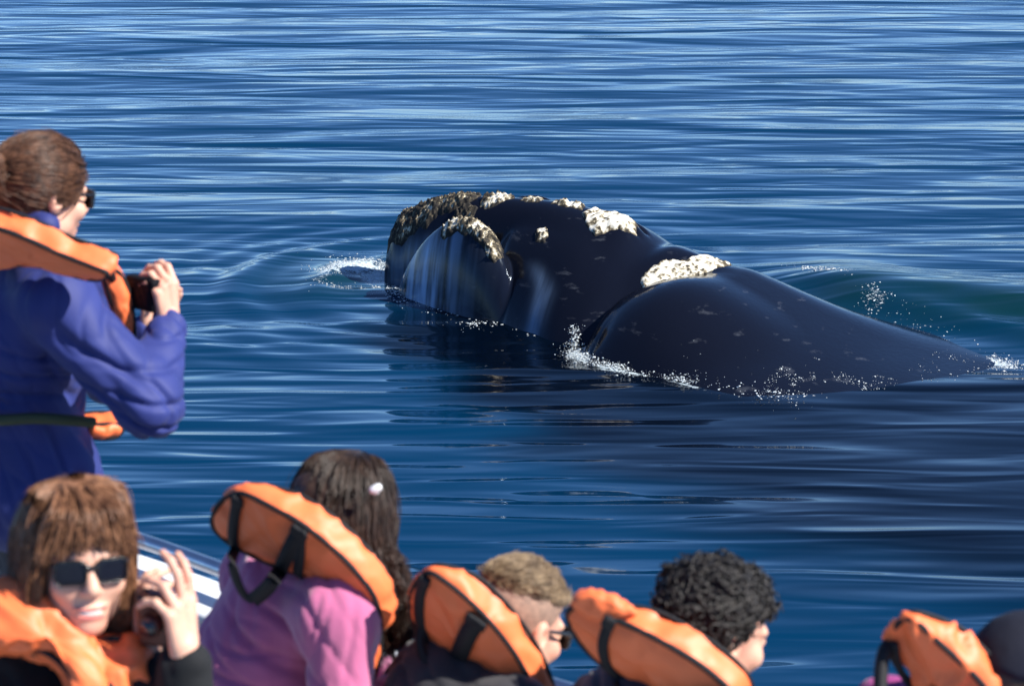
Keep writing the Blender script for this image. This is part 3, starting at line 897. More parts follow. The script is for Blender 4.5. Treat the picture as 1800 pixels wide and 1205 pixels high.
def body_mesh(parent, H, B, hands, M, smile=False, res=0.0042):
    """skin: one continuous surface of head, neck, trunk, arms and hands"""
    fine = [h for h in hands]
    hlo, hhi = H['c'] - 0.2, H['c'] + 0.2
    hb = [bones_bounds(h, 0.06) for h in fine]
    def f(P):
        d = bones_sdf(P, B, 0.03)
        m = in_box(P, hlo, hhi)
        if m.any():
            d[m] = smin(d[m], head_sdf(P[m], H, smile), 0.022)
        for h, (lo, hi) in zip(fine, hb):
            m = in_box(P, lo, hi)
            if m.any():
                d[m] = smin(d[m], bones_sdf(P[m], h, 0.0045), 0.006)
        return d
    lo, hi = bones_bounds(B, 0.02)
    lo = np.minimum(lo, H['c'] - 0.16); hi = np.maximum(hi, H['c'] + 0.16)
    for a, b in hb:
        lo = np.minimum(lo, a); hi = np.maximum(hi, b)
    v, F = surface(f, lo, hi, res)
    return mesh_obj("body", v, F, M, parent)
def cloth_mesh(name, parent, B, k, M, folds=None, res=0.009, cut=None, seed=0, amp=0.006, grain=(0.55, 0.1, -0.83)):
    """clothing grown over the bones B; folds = list of (centre, radius, direction of the fold lines, wave length, height)"""
    def f(P):
        d = bones_sdf(P, B, k)
        if cut is not None:
            d = smax(d, cut(P), 0.01)
        return d
    lo, hi = bones_bounds(B, 0.03)
    v, F = surface(f, lo, hi, res)
    n = normals_of(v, F)
    w = v + 0.05 * np.stack([noise3(v, 5, seed), noise3(v, 5, seed + 1), noise3(v, 5, seed + 2)], -1)
    g_ = unit(grain)
    wg = w - g_ * ((w @ g_) * 0.70)[:, None]
    n1, n2 = noise3(wg, 12, seed + 3), noise3(wg, 25, seed + 4)
    h = -amp * (1.7 * np.exp(-(n1 / 0.17) ** 2) + 0.8 * np.exp(-(n2 / 0.22) ** 2)) + amp * 0.9 * noise3(w, 6, seed + 6)
    for c, rad, dv, lam, ht in (folds or []):
        g = np.exp(-((v - c) ** 2).sum(1) / rad ** 2)
        dv = unit(dv)
        ph = (w @ dv) * 2 * math.pi / lam + 1.5 * noise3(v, 6, seed + 11)
        h = h - g * ht * 1.3 * (np.exp(-(np.sin(ph * 0.5) / 0.34) ** 2) - 0.3)
    v = v + n * h[:, None]
    return mesh_obj(name, v, F, M, parent)
def strands_quads(P, r, k=4):
    """P (m, n, 3) polylines; r (n,) radii -> quads"""
    m, n, _ = P.shape
    T = np.gradient(P, axis=1)
    T /= np.linalg.norm(T, axis=2)[..., None] + 1e-9
    ref = np.where(np.abs(T[..., 2:3]) > 0.8, np.array([1.0, 0, 0]), np.array([0, 0, 1.0]))
    X = np.cross(T, ref); X /= np.linalg.norm(X, axis=2)[..., None] + 1e-9
    Y = np.cross(T, X)
    a = np.arange(k) * 2 * math.pi / k
    v = P[:, :, None] + r[None, :, None, None] * (np.cos(a)[None, None, :, None] * X[:, :, None] + np.sin(a)[None, None, :, None] * Y[:, :, None])
    s, i, j = np.meshgrid(np.arange(m), np.arange(n - 1), np.arange(k), indexing='ij')
    b = s * n * k
    f = np.stack([b + i * k + j, b + i * k + (j + 1) % k, b + (i + 1) * k + (j + 1) % k, b + (i + 1) * k + j], -1).reshape(-1, 4)
    return v.reshape(-1, 3), f
def lock(rng, guide, n, spread, npts=14, wave=0.004):
    """n strands round a guide curve; spread = list of radii along it"""
    g = catmull(guide, 8)
    t = np.linspace(0, 1, npts)
    gi = np.linspace(0, 1, len(g))
    g = np.stack([np.interp(t, gi, g[:, c]) for c in range(3)], -1)
    sp = np.interp(t, np.linspace(0, 1, len(spread)), spread)
    a = rng.rand(n) * 2 * math.pi
    rr = np.sqrt(rng.rand(n))
    T = np.gradient(g, axis=0)
    x, y, _ = frame_for(T[npts // 2])
    off = (np.cos(a) * rr)[:, None] * x + (np.sin(a) * rr)[:, None] * y
    P = g[None] + sp[None, :, None] * off[:, None]
    ph = rng.rand(n, 3) * 6.28
    fr = 1.5 + 2.5 * rng.rand(n)
    P = P + wave * np.sin(t[None, :, None] * fr[:, None, None] * 6.28 + ph[:, None]) * t[None, :, None]
    return P
def hair_cap(v_res, H, cutfun, grow, extra=None, seed=0, rough=0.004):
    """scalp volume: the skull swollen by grow, kept where cutfun (head-local) is negative"""
    def f(P):
        q = head_local(P, H)
        d = ell(q, (0, -0.014, 0.036), (0.076 + grow, 0.099 + grow, 0.088 + grow))
        d = smax(d, cutfun(q), 0.012)
        if extra is not None:
            d = smin(d, extra(q), 0.02)
        return d * H['k']
    lo, hi = H['c'] - 0.22 * H['k'], H['c'] + 0.22 * H['k']
    v, F = surface(f, lo, hi, v_res)
    n = normals_of(v, F)
    v = v + n * (rough * fbm(v, 40, 3, seed))[:, None]
    return v, F, n
def surf_strands(rng, v, n, flow, count, length, lift, npts=5, jit=0.25):
    """short strands that start on the surface (v, n) and follow flow(points)"""
    i = rng.randint(0, len(v), count)
    p, nn = v[i], n[i]
    d = flow(p)
    d = d - nn * (d * nn).sum(1)[:, None]
    d /= np.linalg.norm(d, axis=1)[:, None] + 1e-9
    d = d + jit * rng.randn(count, 3)
    t = np.linspace(0, 1, npts)
    L_ = length * (0.6 + 0.8 * rng.rand(count))
    P = p[:, None] + d[:, None] * (t[None, :] * L_[:, None])[..., None] + nn[:, None] * (lift * (0.3 + rng.rand(count)))[:, None, None] * np.sin(t * 2.2)[None, :, None]
    # keep to the curve of the head
    P = P - nn[:, None] * ((t[None, :] * L_[:, None]) ** 2 / 0.19)[..., None]
    return P
# ---- life vest cushions
class Cushion:
    """a padded flap: front face outline traced in its own plane, thickness along E, black piping, straps on its face"""
    def __init__(self, outline, ref, Y, E, thick, bulge=0.02, seed=0, wrinkle=0.004, taper=1.0):
        self.p0 = at(ref[0], ref[1], Y)
        self.E = unit(E)
        self.N = -self.E
        p3 = np.array([on_plane(x, y, self.p0, self.N) for x, y in outline])
        self.loop = catmull(p3, 6, closed=True)
        self.c = self.loop.mean(0)
        self.thick, self.bulge, self.seed, self.wr = thick, bulge, seed, wrinkle * 1.4
        px = self.loop[:, 0]
        u = (px - px.min()) / (px.max() - px.min())
        # the padding thins out towards the flap's far end
        self.tk = (thick * (taper + (1 - taper) * sstep(u, 0.02, 0.5)))[:, None]
        x, y, _ = frame_for(self.N)
        self.ax = (x, y)
        q = self.loop - self.c
        self.th = np.arctan2(q @ y, q @ x); self.rad = np.hypot(q @ x, q @ y)
        o = np.argsort(self.th); self.th, self.rad = self.th[o], self.rad[o]
    def height(self, p):
        q = p - self.c
        th = np.arctan2(q @ self.ax[1], q @ self.ax[0]); r = np.hypot(q @ self.ax[0], q @ self.ax[1])
        R = np.interp(th, np.concatenate([self.th - 2 * math.pi, self.th, self.th + 2 * math.pi]), np.tile(self.rad, 3))
        k = min(r / R, 1.0)
        return self.bulge * (1 - k ** 2.6) + (self.bulge + 0.10 * min((r / R - 1.0) / 0.12, 1.3) if r > R else 0)
    def build(self, parent, name="flotation_collar", mats=None, piping=True, straps=()):
        n = len(self.loop)
        rings, ks = [], [0.04, 0.2, 0.36, 0.5, 0.63, 0.74, 0.83, 0.90, 0.955, 0.99, 1.0]
        for k in ks:
            rings.append(self.c + (self.loop - self.c) * k + self.N * self.bulge * (1 - k ** 2.6))
        for t, k in ((0.04, 1.006), (0.2, 1.02), (0.4, 1.028), (0.6, 1.028), (0.8, 1.02), (0.96, 1.006), (1.0, 1.0)):
            rings.append(self.c + (self.loop - self.c) * k + self.E * self.tk * t)
        for k in ks[::-1][1:]:
            rings.append(self.c + (self.loop - self.c) * k + self.E * (self.tk + self.bulge * 0.7 * (1 - k ** 2.6)))
        v = np.vstack(rings)
        m = len(rings)
        i, j = np.meshgrid(np.arange(m - 1), np.arange(n), indexing='ij')
        j2 = (j + 1) % n
        F = np.stack([i * n + j, i * n + j2, (i + 1) * n + j2, (i + 1) * n + j], -1).reshape(-1, 4)
        v = np.vstack([v, [rings[0].mean(0)], [rings[-1].mean(0)]])
        h = np.arange(0, n - 1, 2)
        c0, c1, e = m * n, m * n + 1, (m - 1) * n
        F = np.vstack([F, np.stack([np.full(len(h), c0), (h + 2) % n, h + 1, h], -1), np.stack([np.full(len(h), c1), e + h, e + h + 1, e + (h + 2) % n], -1)])
        if np.dot(np.cross(self.loop[1] - self.c, self.loop[2] - self.c), self.N) > 0:
            F = F[:, ::-1]
        # orient: the first ring faces N
        nn = normals_of(v, F)
        if np.dot(nn[c0], self.N) < 0:
            F = F[:, ::-1]; nn = -nn
        w = v + 0.03 * np.stack([noise3(v, 9, self.seed), noise3(v, 9, self.seed + 1), noise3(v, 9, self.seed + 2)], -1)
        v = v + nn * (self.wr * (1 - 2 * np.abs(fbm(w, 17, 3, self.seed + 4))))[:, None]
        o = mesh_obj(name, v, F, mats[0], parent)
        if piping:
            pv, pf = tube(self.loop + self.N * 0.002, 0.0055, 6, closed=True)
            mesh_obj("piping", pv, pf, mats[1], o)
            pv, pf = tube(self.loop + self.E * (self.tk + 0.002), 0.0045, 6, closed=True)
            mesh_obj("piping", pv, pf, mats[1], o)
        for pts, wd in straps:
            p3 = np.array([on_plane(x, y, self.p0, self.N) for x, y in pts])
            p3 = catmull(p3, 8)
            p3 = np.array([q + self.N * (min(self.height(q), self.bulge) + 0.006) + unit(_cam - q) * max(self.height(q) - self.bulge, 0) for q in p3])
            st = ribbon("strap", p3, self.N, wd, 0.0035, mats[1], o)
            ax_ = unit(p3[3] - p3[0]); bx_ = unit(np.cross(self.N, ax_))
            cc = p3[0] + ax_ * 0.012 + self.N * 0.003
            sv, sf = surface(lambda P: rbox(P, cc, (0.013, wd * 0.62, 0.005), 0.003, np.array([ax_, bx_, self.N])), cc - 0.04, cc + 0.04, 0.004)
            mesh_obj("strap_tab", sv, sf, mats[1], o)
        return o
def ribbon(name, p, N, width, th, M, parent):
    p = np.asarray(p, float)
    T = np.gradient(p, axis=0)
    X = np.cross(T, N); X /= np.linalg.norm(X, axis=1)[:, None] + 1e-9
    Z = np.cross(X, T); Z /= np.linalg.norm(Z, axis=1)[:, None] + 1e-9
    if np.dot(Z[0], N) < 0:
        Z = -Z
    prof = [(-0.5, 0), (-0.5, 1), (0, 1.25), (0.5, 1), (0.5, 0), (0, -0.1)]
    v = np.stack([p + X * (a * width) + Z * (b * th) for a, b in prof], 1).reshape(-1, 3)
    n, k = len(p), len(prof)
    i, j = np.meshgrid(np.arange(n - 1), np.arange(k), indexing='ij')
    F = np.stack([i * k + j, i * k + (j + 1) % k, (i + 1) * k + (j + 1) % k, (i + 1) * k + j], -1).reshape(-1, 4)
    e = (n - 1) * k
    F = np.vstack([F, [[0, 1, 2, 5], [5, 2, 3, 4], [e + 5, e + 2, e + 1, e], [e + 4, e + 3, e + 2, e + 5]]])
    return mesh_obj(name, v, F, M, parent, smooth=False)
def rrect(q, cx, cz, hx, hz, r, hy):
    """plate with rounded corners in the x-z plane"""
    dx = np.abs(q[:, 0] - cx) - (hx - r); dz = np.abs(q[:, 2] - cz) - (hz - r)
    d2 = np.hypot(np.maximum(dx, 0), np.maximum(dz, 0)) + np.minimum(np.maximum(dx, dz), 0) - r
    return np.maximum(d2, np.abs(q[:, 1]) - hy)
def sunglasses(parent, H, M_frame, M_lens, big=1.0):
    y0 = 0.106
    def fr(P):
        q = head_local(P, H); m = q.copy(); m[:, 0] = np.abs(m[:, 0])
        yb = y0 - 2.2 * m[:, 0] ** 2
        m2 = m.copy(); m2[:, 1] = m[:, 1] - yb
        d = rrect(m2, 0.0345, 0.003, 0.0285 * big, 0.0225 * big, 0.013, 0.005)
        d = np.maximum(d, -rrect(m2, 0.0345, 0.003, 0.0250 * big, 0.0190 * big, 0.011, 0.02))
        d = np.minimum(d, rc(m, (0.0, y0 + 0.002, 0.010), (0.010, y0 + 0.001, 0.013), 0.0040))
        d = np.minimum(d, rc(m, (0.064 * big, y0 - 0.012, 0.014), (0.079, 0.0, 0.012), 0.0042, 0.0036))
        d = np.minimum(d, rc(m, (0.079, 0.0, 0.012), (0.078, -0.022, -0.008), 0.0036, 0.003))
        return d * H['k']
    v, F = surface(fr, H['c'] - 0.15, H['c'] + 0.15, 0.0022)
    g = mesh_obj("sunglasses", v, F, M_frame, parent)
    for s in (-1, 1):
        def ln(P, s=s):
            q = head_local(P, H)
            q2 = q.copy(); q2[:, 1] = q[:, 1] - (y0 - 2.2 * q[:, 0] ** 2)
            return rrect(q2 + V(0, 0.001, 0), 0.0345 * s, 0.003, 0.0262 * big, 0.0202 * big, 0.012, 0.002) * H['k']
        v, F = surface(ln, H['c'] - 0.15, H['c'] + 0.15, 0.0022)
        mesh_obj("lens", v, F, M_lens, g)
    return g
def eyes(parent, H, M_eye):
    for s in (-1, 1):
        v, F = surface(lambda P: ell(head_local(P, H), (0.031 * s, 0.0875, 0.003), (0.0115, 0.0095, 0.0062)) * H['k'], H['c'] - 0.13, H['c'] + 0.13, 0.0025)
        mesh_obj("eye", v, F, M_eye, parent)
# ================================================================== THE BOAT
M_white = mat("white_gelcoat", (0.78, 0.79, 0.80), 0.3, 0.5, var=((0.66, 0.67, 0.68), 3.0, 0.45, 0.75), bump=(40, 0.05, 0.002))
M_hull = mat("hull_paint", (0.62, 0.65, 0.70), 0.35, 0.5, var=((0.5, 0.53, 0.58), 2.0, 0.4, 0.8))
M_deck = mat("deck_nonslip", (0.42, 0.44, 0.45), 0.8, 0.3, var=((0.33, 0.35, 0.36), 6.0, 0.4, 0.7), bump=(220, 0.4, 0.002))
M_steel = mat("brushed_steel", (0.62, 0.62, 0.64), 0.28, 0.5, metal=1.0, var=((0.5, 0.5, 0.53), 12.0, 0.4, 0.7))
M_seat = mat("bench_slat", (0.55, 0.56, 0.58), 0.5, 0.4, var=((0.45, 0.46, 0.48), 5.0, 0.4, 0.7))
RAIL = [V(-2.5, 6.35, 0), V(-1.75, 6.02, 0), V(-0.97, 5.47, 0), V(-0.21, 4.80, 0), V(0.5, 4.30, 0), V(1.3, 3.95, 0), V(2.4, 3.62, 0), V(3.6, 3.40, 0)]
rail_line = catmull(RAIL, 10)
DECK_Z = 2.30
boat = empty("tour_boat", (0, 3.0, DECK_Z))
tag(boat, "white tour boat with a low steel handrail, at the lower left", "boat")
tang = np.gradient(rail_line, axis=0); tang /= np.linalg.norm(tang, axis=1)[:, None]
outn = np.stack([-tang[:, 1], tang[:, 0], 0 * tang[:, 0]], -1)
if outn[len(outn) // 2][1] < 0:
    outn = -outn
def sweep(prof, M, name, smooth=False):
    """prof: closed list of (outwards, height) swept along the side of the boat"""
    k = len(prof)
    v = np.stack([rail_line + outn * a + V(0, 0, 1) * b for a, b in prof], 1).reshape(-1, 3)
    n = len(rail_line)
    i, j = np.meshgrid(np.arange(n - 1), np.arange(k), indexing='ij')
    F = np.stack([i * k + j, (i + 1) * k + j, (i + 1) * k + (j + 1) % k, i * k + (j + 1) % k], -1).reshape(-1, 4)
    return mesh_obj(name, v, F, M, boat, smooth)
sweep([(-0.035, DECK_Z + 0.002), (0.035, DECK_Z + 0.002), (0.035, 2.795), (-0.035, 2.795)], M_white, "bulwark")
sweep([(-0.085, 2.80), (0.075, 2.80), (0.085, 2.812), (0.075, 2.828), (0.0, 2.836), (-0.085, 2.828), (-0.095, 2.812)], M_white, "gunwale_cap", True)
sweep([(0.04, 2.79), (0.10, 2.60), (0.0, 1.5), (-0.25, 0.4), (-0.5, -0.6), (-0.6, -0.6), (-0.35, 0.4), (-0.08, 1.5), (-0.0, 2.25)], M_hull, "hull", True)
top = rail_line + V(0, 0, 2.912)
hv, hf = tube(top, 0.019, 12)
hr = mesh_obj("handrail", hv, hf, M_steel, boat)
hv, hf = tube(rail_line + V(0, 0, 2.35) + outn * 0.0, 0.012, 6)
for i in range(3, len(rail_line) - 2, 13):
    p = rail_line[i]
    pv, pf = tube([p + V(0, 0, 2.835), p + V(0, 0, 2.87), p + V(0, 0, 2.905)], [0.016, 0.012, 0.012], 10)
    mesh_obj("stanchion", pv, pf, M_steel, boat)
inner = rail_line - outn * 0.036
dv = [tuple(p[:2]) + (DECK_Z,) for p in inner] + [(3.6, 0.9, DECK_Z), (-2.5, 0.9, DECK_Z)]
dn = len(dv)
dvb = [(x, y, z - 0.05) for x, y, z in dv]
mesh_obj("deck", dv + dvb, [tuple(range(dn))[::-1], tuple(range(dn, 2 * dn))] + [(i, (i + 1) % dn, dn + (i + 1) % dn, dn + i) for i in range(dn)], M_deck, boat, smooth=False)
def bench(p, q, depth, z=2.745):
    p, q = np.asarray(p, float), np.asarray(q, float)
    d = unit(q - p); w = V(-d[1], d[0], 0)
    root = None
    mb = MB()
    for k in range(4):
        o = (k - 1.5) * depth / 4
        a = p + w * (o - depth * 0.11); b = q + w * (o - depth * 0.11); c = q + w * (o + depth * 0.11); e = p + w * (o + depth * 0.11)
        v = [x + V(0, 0, h) for h in (z - 0.03, z) for x in (a, b, c, e)]
        f = np.array([(3, 2, 1, 0), (4, 5, 6, 7), (0, 1, 5, 4), (1, 2, 6, 5), (2, 3, 7, 6), (3, 0, 4, 7)])
        if root is None:
            v2, f2 = tube([p + V(0, 0, z - 0.055), q + V(0, 0, z - 0.055)], 0.022, 8)
            root = mesh_obj("bench", v2, f2, M_steel, boat)
        mesh_obj("slat", np.array(v), f, M_seat, root, smooth=False)
    L_ = np.linalg.norm(q - p)
    for t in np.linspace(0.1, 0.9, max(2, int(L_ / 0.8) + 1)):
        c = p + (q - p) * t
        v2, f2 = tube([c + V(0, 0, DECK_Z + 0.001), c + V(0, 0, z - 0.06)], 0.024, 8)
        mesh_obj("leg", v2, f2, M_steel, root)
bench(V(-0.72, 4.42, 0), V(1.35, 3.28, 0), 0.38)
bench(V(-1.25, 3.72, 0), V(-0.55, 3.72, 0), 0.36)
# ================================================================== PEOPLE
def cloth(name, c, c2=None, rough=0.75, sheen=0.15, bs=300, bstr=0.25):
    return mat(name, c, rough, 0.3, var=((c2 or tuple(x * 0.8 for x in c)), 9.0, 0.35, 0.7), bump=(bs, bstr, 0.0015), sheen=sheen)
M_skin = mat("skin_fair", (0.62, 0.35, 0.25), 0.5, 0.4, var=((0.55, 0.25, 0.18), 14.0, 0.45, 0.75), bump=(260, 0.12, 0.001), sss=0.12)
M_skin2 = mat("skin_warm", (0.56, 0.30, 0.21), 0.5, 0.4, var=((0.48, 0.22, 0.15), 14.0, 0.45, 0.75), bump=(260, 0.12, 0.001), sss=0.12)
M_blue = cloth("blue_jacket_cloth", (0.022, 0.033, 0.160), (0.017, 0.026, 0.128), 0.65, 0.05)
M_lav = cloth("lavender_fleece", (0.48, 0.125, 0.255), (0.42, 0.105, 0.22), 0.9, 0.4, 180, 0.5)
M_black = cloth("black_fleece", (0.007, 0.0075, 0.009), (0.010, 0.011, 0.013), 0.85, 0.02)
M_grey = cloth("charcoal_cloth", (0.030, 0.028, 0.033), (0.022, 0.021, 0.025))
M_navy = cloth("navy_cloth", (0.016, 0.018, 0.032), (0.012, 0.013, 0.025))
M_capnavy = cloth("navy_cap_cloth", (0.006, 0.007, 0.018), (0.005, 0.006, 0.014), 0.9, 0.0)
M_mag = cloth("magenta_cloth", (0.26, 0.035, 0.17), (0.22, 0.03, 0.14))
M_jean = cloth("dark_trouser_cloth", (0.018, 0.020, 0.028), (0.03, 0.032, 0.042))
M_shoe = mat("dark_shoe", (0.03, 0.03, 0.032), 0.5)
M_orange = mat("orange_nylon", (0.88, 0.185, 0.060), 0.5, 0.4, var=((0.78, 0.15, 0.045), 8.0, 0.4, 0.7), bump=(120, 0.18, 0.0015))
M_web = mat("black_webbing", (0.010, 0.010, 0.012), 0.7, 0.3, bump=(400, 0.4, 0.001))
M_frame = mat("black_plastic", (0.008, 0.008, 0.009), 0.25, 0.5)
M_lens = mat("dark_lens", (0.006, 0.005, 0.008), 0.06, 0.5)
M_cam = mat("camera_black", (0.005, 0.005, 0.007), 0.7, 0.12, bump=(300, 0.2, 0.0008))
M_camred = mat("camera_brown", (0.055, 0.018, 0.014), 0.4, 0.45, bump=(300, 0.2, 0.0008))
M_glass = mat("lens_glass", (0.01, 0.012, 0.02), 0.05, 0.6)
M_screen = mat("camera_screen", (0.005, 0.005, 0.007), 0.5, 0.12)
M_eye = mat("eye_white", (0.7, 0.68, 0.65), 0.2, 0.5)
M_lips = mat("lips", (0.50, 0.15, 0.13), 0.4, 0.4)
M_teeth = mat("teeth", (0.80, 0.77, 0.70), 0.25, 0.5)
M_strapgreen = mat("olive_webbing", (0.05, 0.06, 0.03), 0.7, 0.3, bump=(300, 0.3, 0.001))
def hair_mat(name, c, c2, rough=0.42, spec=0.35):
    return mat(name, c, rough, spec, var=(c2, 55.0, 0.35, 0.68))
M_h1 = hair_mat("chestnut_hair", (0.035, 0.016, 0.009), (0.12, 0.055, 0.030))
M_h2 = hair_mat("light_brown_hair", (0.095, 0.040, 0.020), (0.27, 0.13, 0.068))
M_h3 = hair_mat("dark_brown_hair", (0.017, 0.0105, 0.008), (0.052, 0.031, 0.022), 0.36, 0.3)
M_h4 = hair_mat("sandy_hair", (0.10, 0.065, 0.038), (0.27, 0.19, 0.11))
M_h5 = hair_mat("black_curls", (0.008, 0.007, 0.007), (0.028, 0.024, 0.022), 0.5)
M_stub = mat("shaved_scalp", (0.30, 0.19, 0.14), 0.7, 0.3, var=((0.20, 0.13, 0.10), 90.0, 0.35, 0.65), bump=(500, 0.3, 0.001))
VEST = (M_orange, M_web)
def flyaways(rng, P1, n, amp):
    """a few loose hairs that leave the locks they grow from"""
    Q = P1[rng.randint(0, len(P1), n)].copy()
    t = np.linspace(0, 1, Q.shape[1])
    Q += amp * rng.randn(n, 1, 3) * (t ** 1.3)[None, :, None] + amp * 0.5 * rng.randn(n, 1, 3) * np.sin(t * 5)[None, :, None]
    return strands_quads(Q, np.full(Q.shape[1], 0.0006), 3)
HEAD_GRP = "sightseers on the boat"

def legs(parent, hipL, hipR, kneeL, kneeR, footL, footR, fwd, M, seed):
    B = [(hipL, hipR, 0.115, 0.115), (hipL, kneeL, 0.095, 0.066), (hipR, kneeR, 0.095, 0.066), (kneeL, footL, 0.064, 0.048), (kneeR, footR, 0.064, 0.048)]
    cloth_mesh("trousers", parent, B, 0.03, M, res=0.014, seed=seed)
    for f in (footL, footR):
        f = np.asarray(f)
        a = V(f[0], f[1], DECK_Z + 0.047); b = a + unit(fwd) * 0.17
        v, F = surface(lambda P: np.maximum(smin(rc(P, a, b, 0.05, 0.042), rc(P, a, f + V(0, 0, 0.03), 0.047, 0.045), 0.03), DECK_Z + 0.003 - P[:, 2]), *bounds([a, b, f], 0.08), 0.008)
        mesh_obj("shoe", v, F, M_shoe, parent)
def seated_legs(parent, hip, heading, M, seed, spread=0.10, reach=0.40):
    h = unit(V(heading[0], heading[1], 0)); r = V(h[1], -h[0], 0)
    hl, hr = hip - r * spread, hip + r * spread
    kl, kr = hl + h * reach + V(0, 0, 0.0) - r * 0.03, hr + h * reach + r * 0.03
    fl, fr = V(*(kl + h * 0.02)[:2], DECK_Z + 0.10), V(*(kr + h * 0.02)[:2], DECK_Z + 0.10)
    legs(parent, hl, hr, kl, kr, fl, fr, h, M, seed)
def compact_camera(name, c, R, size, M, label, lens_r=0.02):
    """R rows: right, lens direction, up"""
    o = empty(name, c)
    tag(o, label, "camera")
    R = np.asarray(R); c = np.asarray(c, float)
    h = np.array(size) / 2
    v, F = surface(lambda P: rbox(P, c, h, 0.007, R), c - 0.1, c + 0.1, 0.0035)
    mesh_obj("camera_body", v, F, M, o)
    v, F = tube([c + R[1] * h[1] * 0.9, c + R[1] * (h[1] + 0.016), c + R[1] * (h[1] + 0.022)], [lens_r, lens_r, lens_r * 0.85], 16)
    l_ = mesh_obj("lens_barrel", v, F, M, o)
    v, F = tube([c + R[1] * (h[1] + 0.018), c + R[1] * (h[1] + 0.0235)], lens_r * 0.7, 16)
    mesh_obj("front_glass", v, F, M_glass, l_)
    v, F = tube([c + R[0] * h[0] * 0.5 + R[2] * (h[2] - 0.002), c + R[0] * h[0] * 0.5 + R[2] * (h[2] + 0.004)], 0.006, 10)
    mesh_obj("shutter_button", v, F, M, o)
    v, F = surface(lambda P: rbox(P, c - R[1] * h[1], (h[0] * 0.75, 0.002, h[2] * 0.75), 0.001, R), c - 0.1, c + 0.1, 0.003)
    mesh_obj("screen", v, F, M_screen, o)
    return o

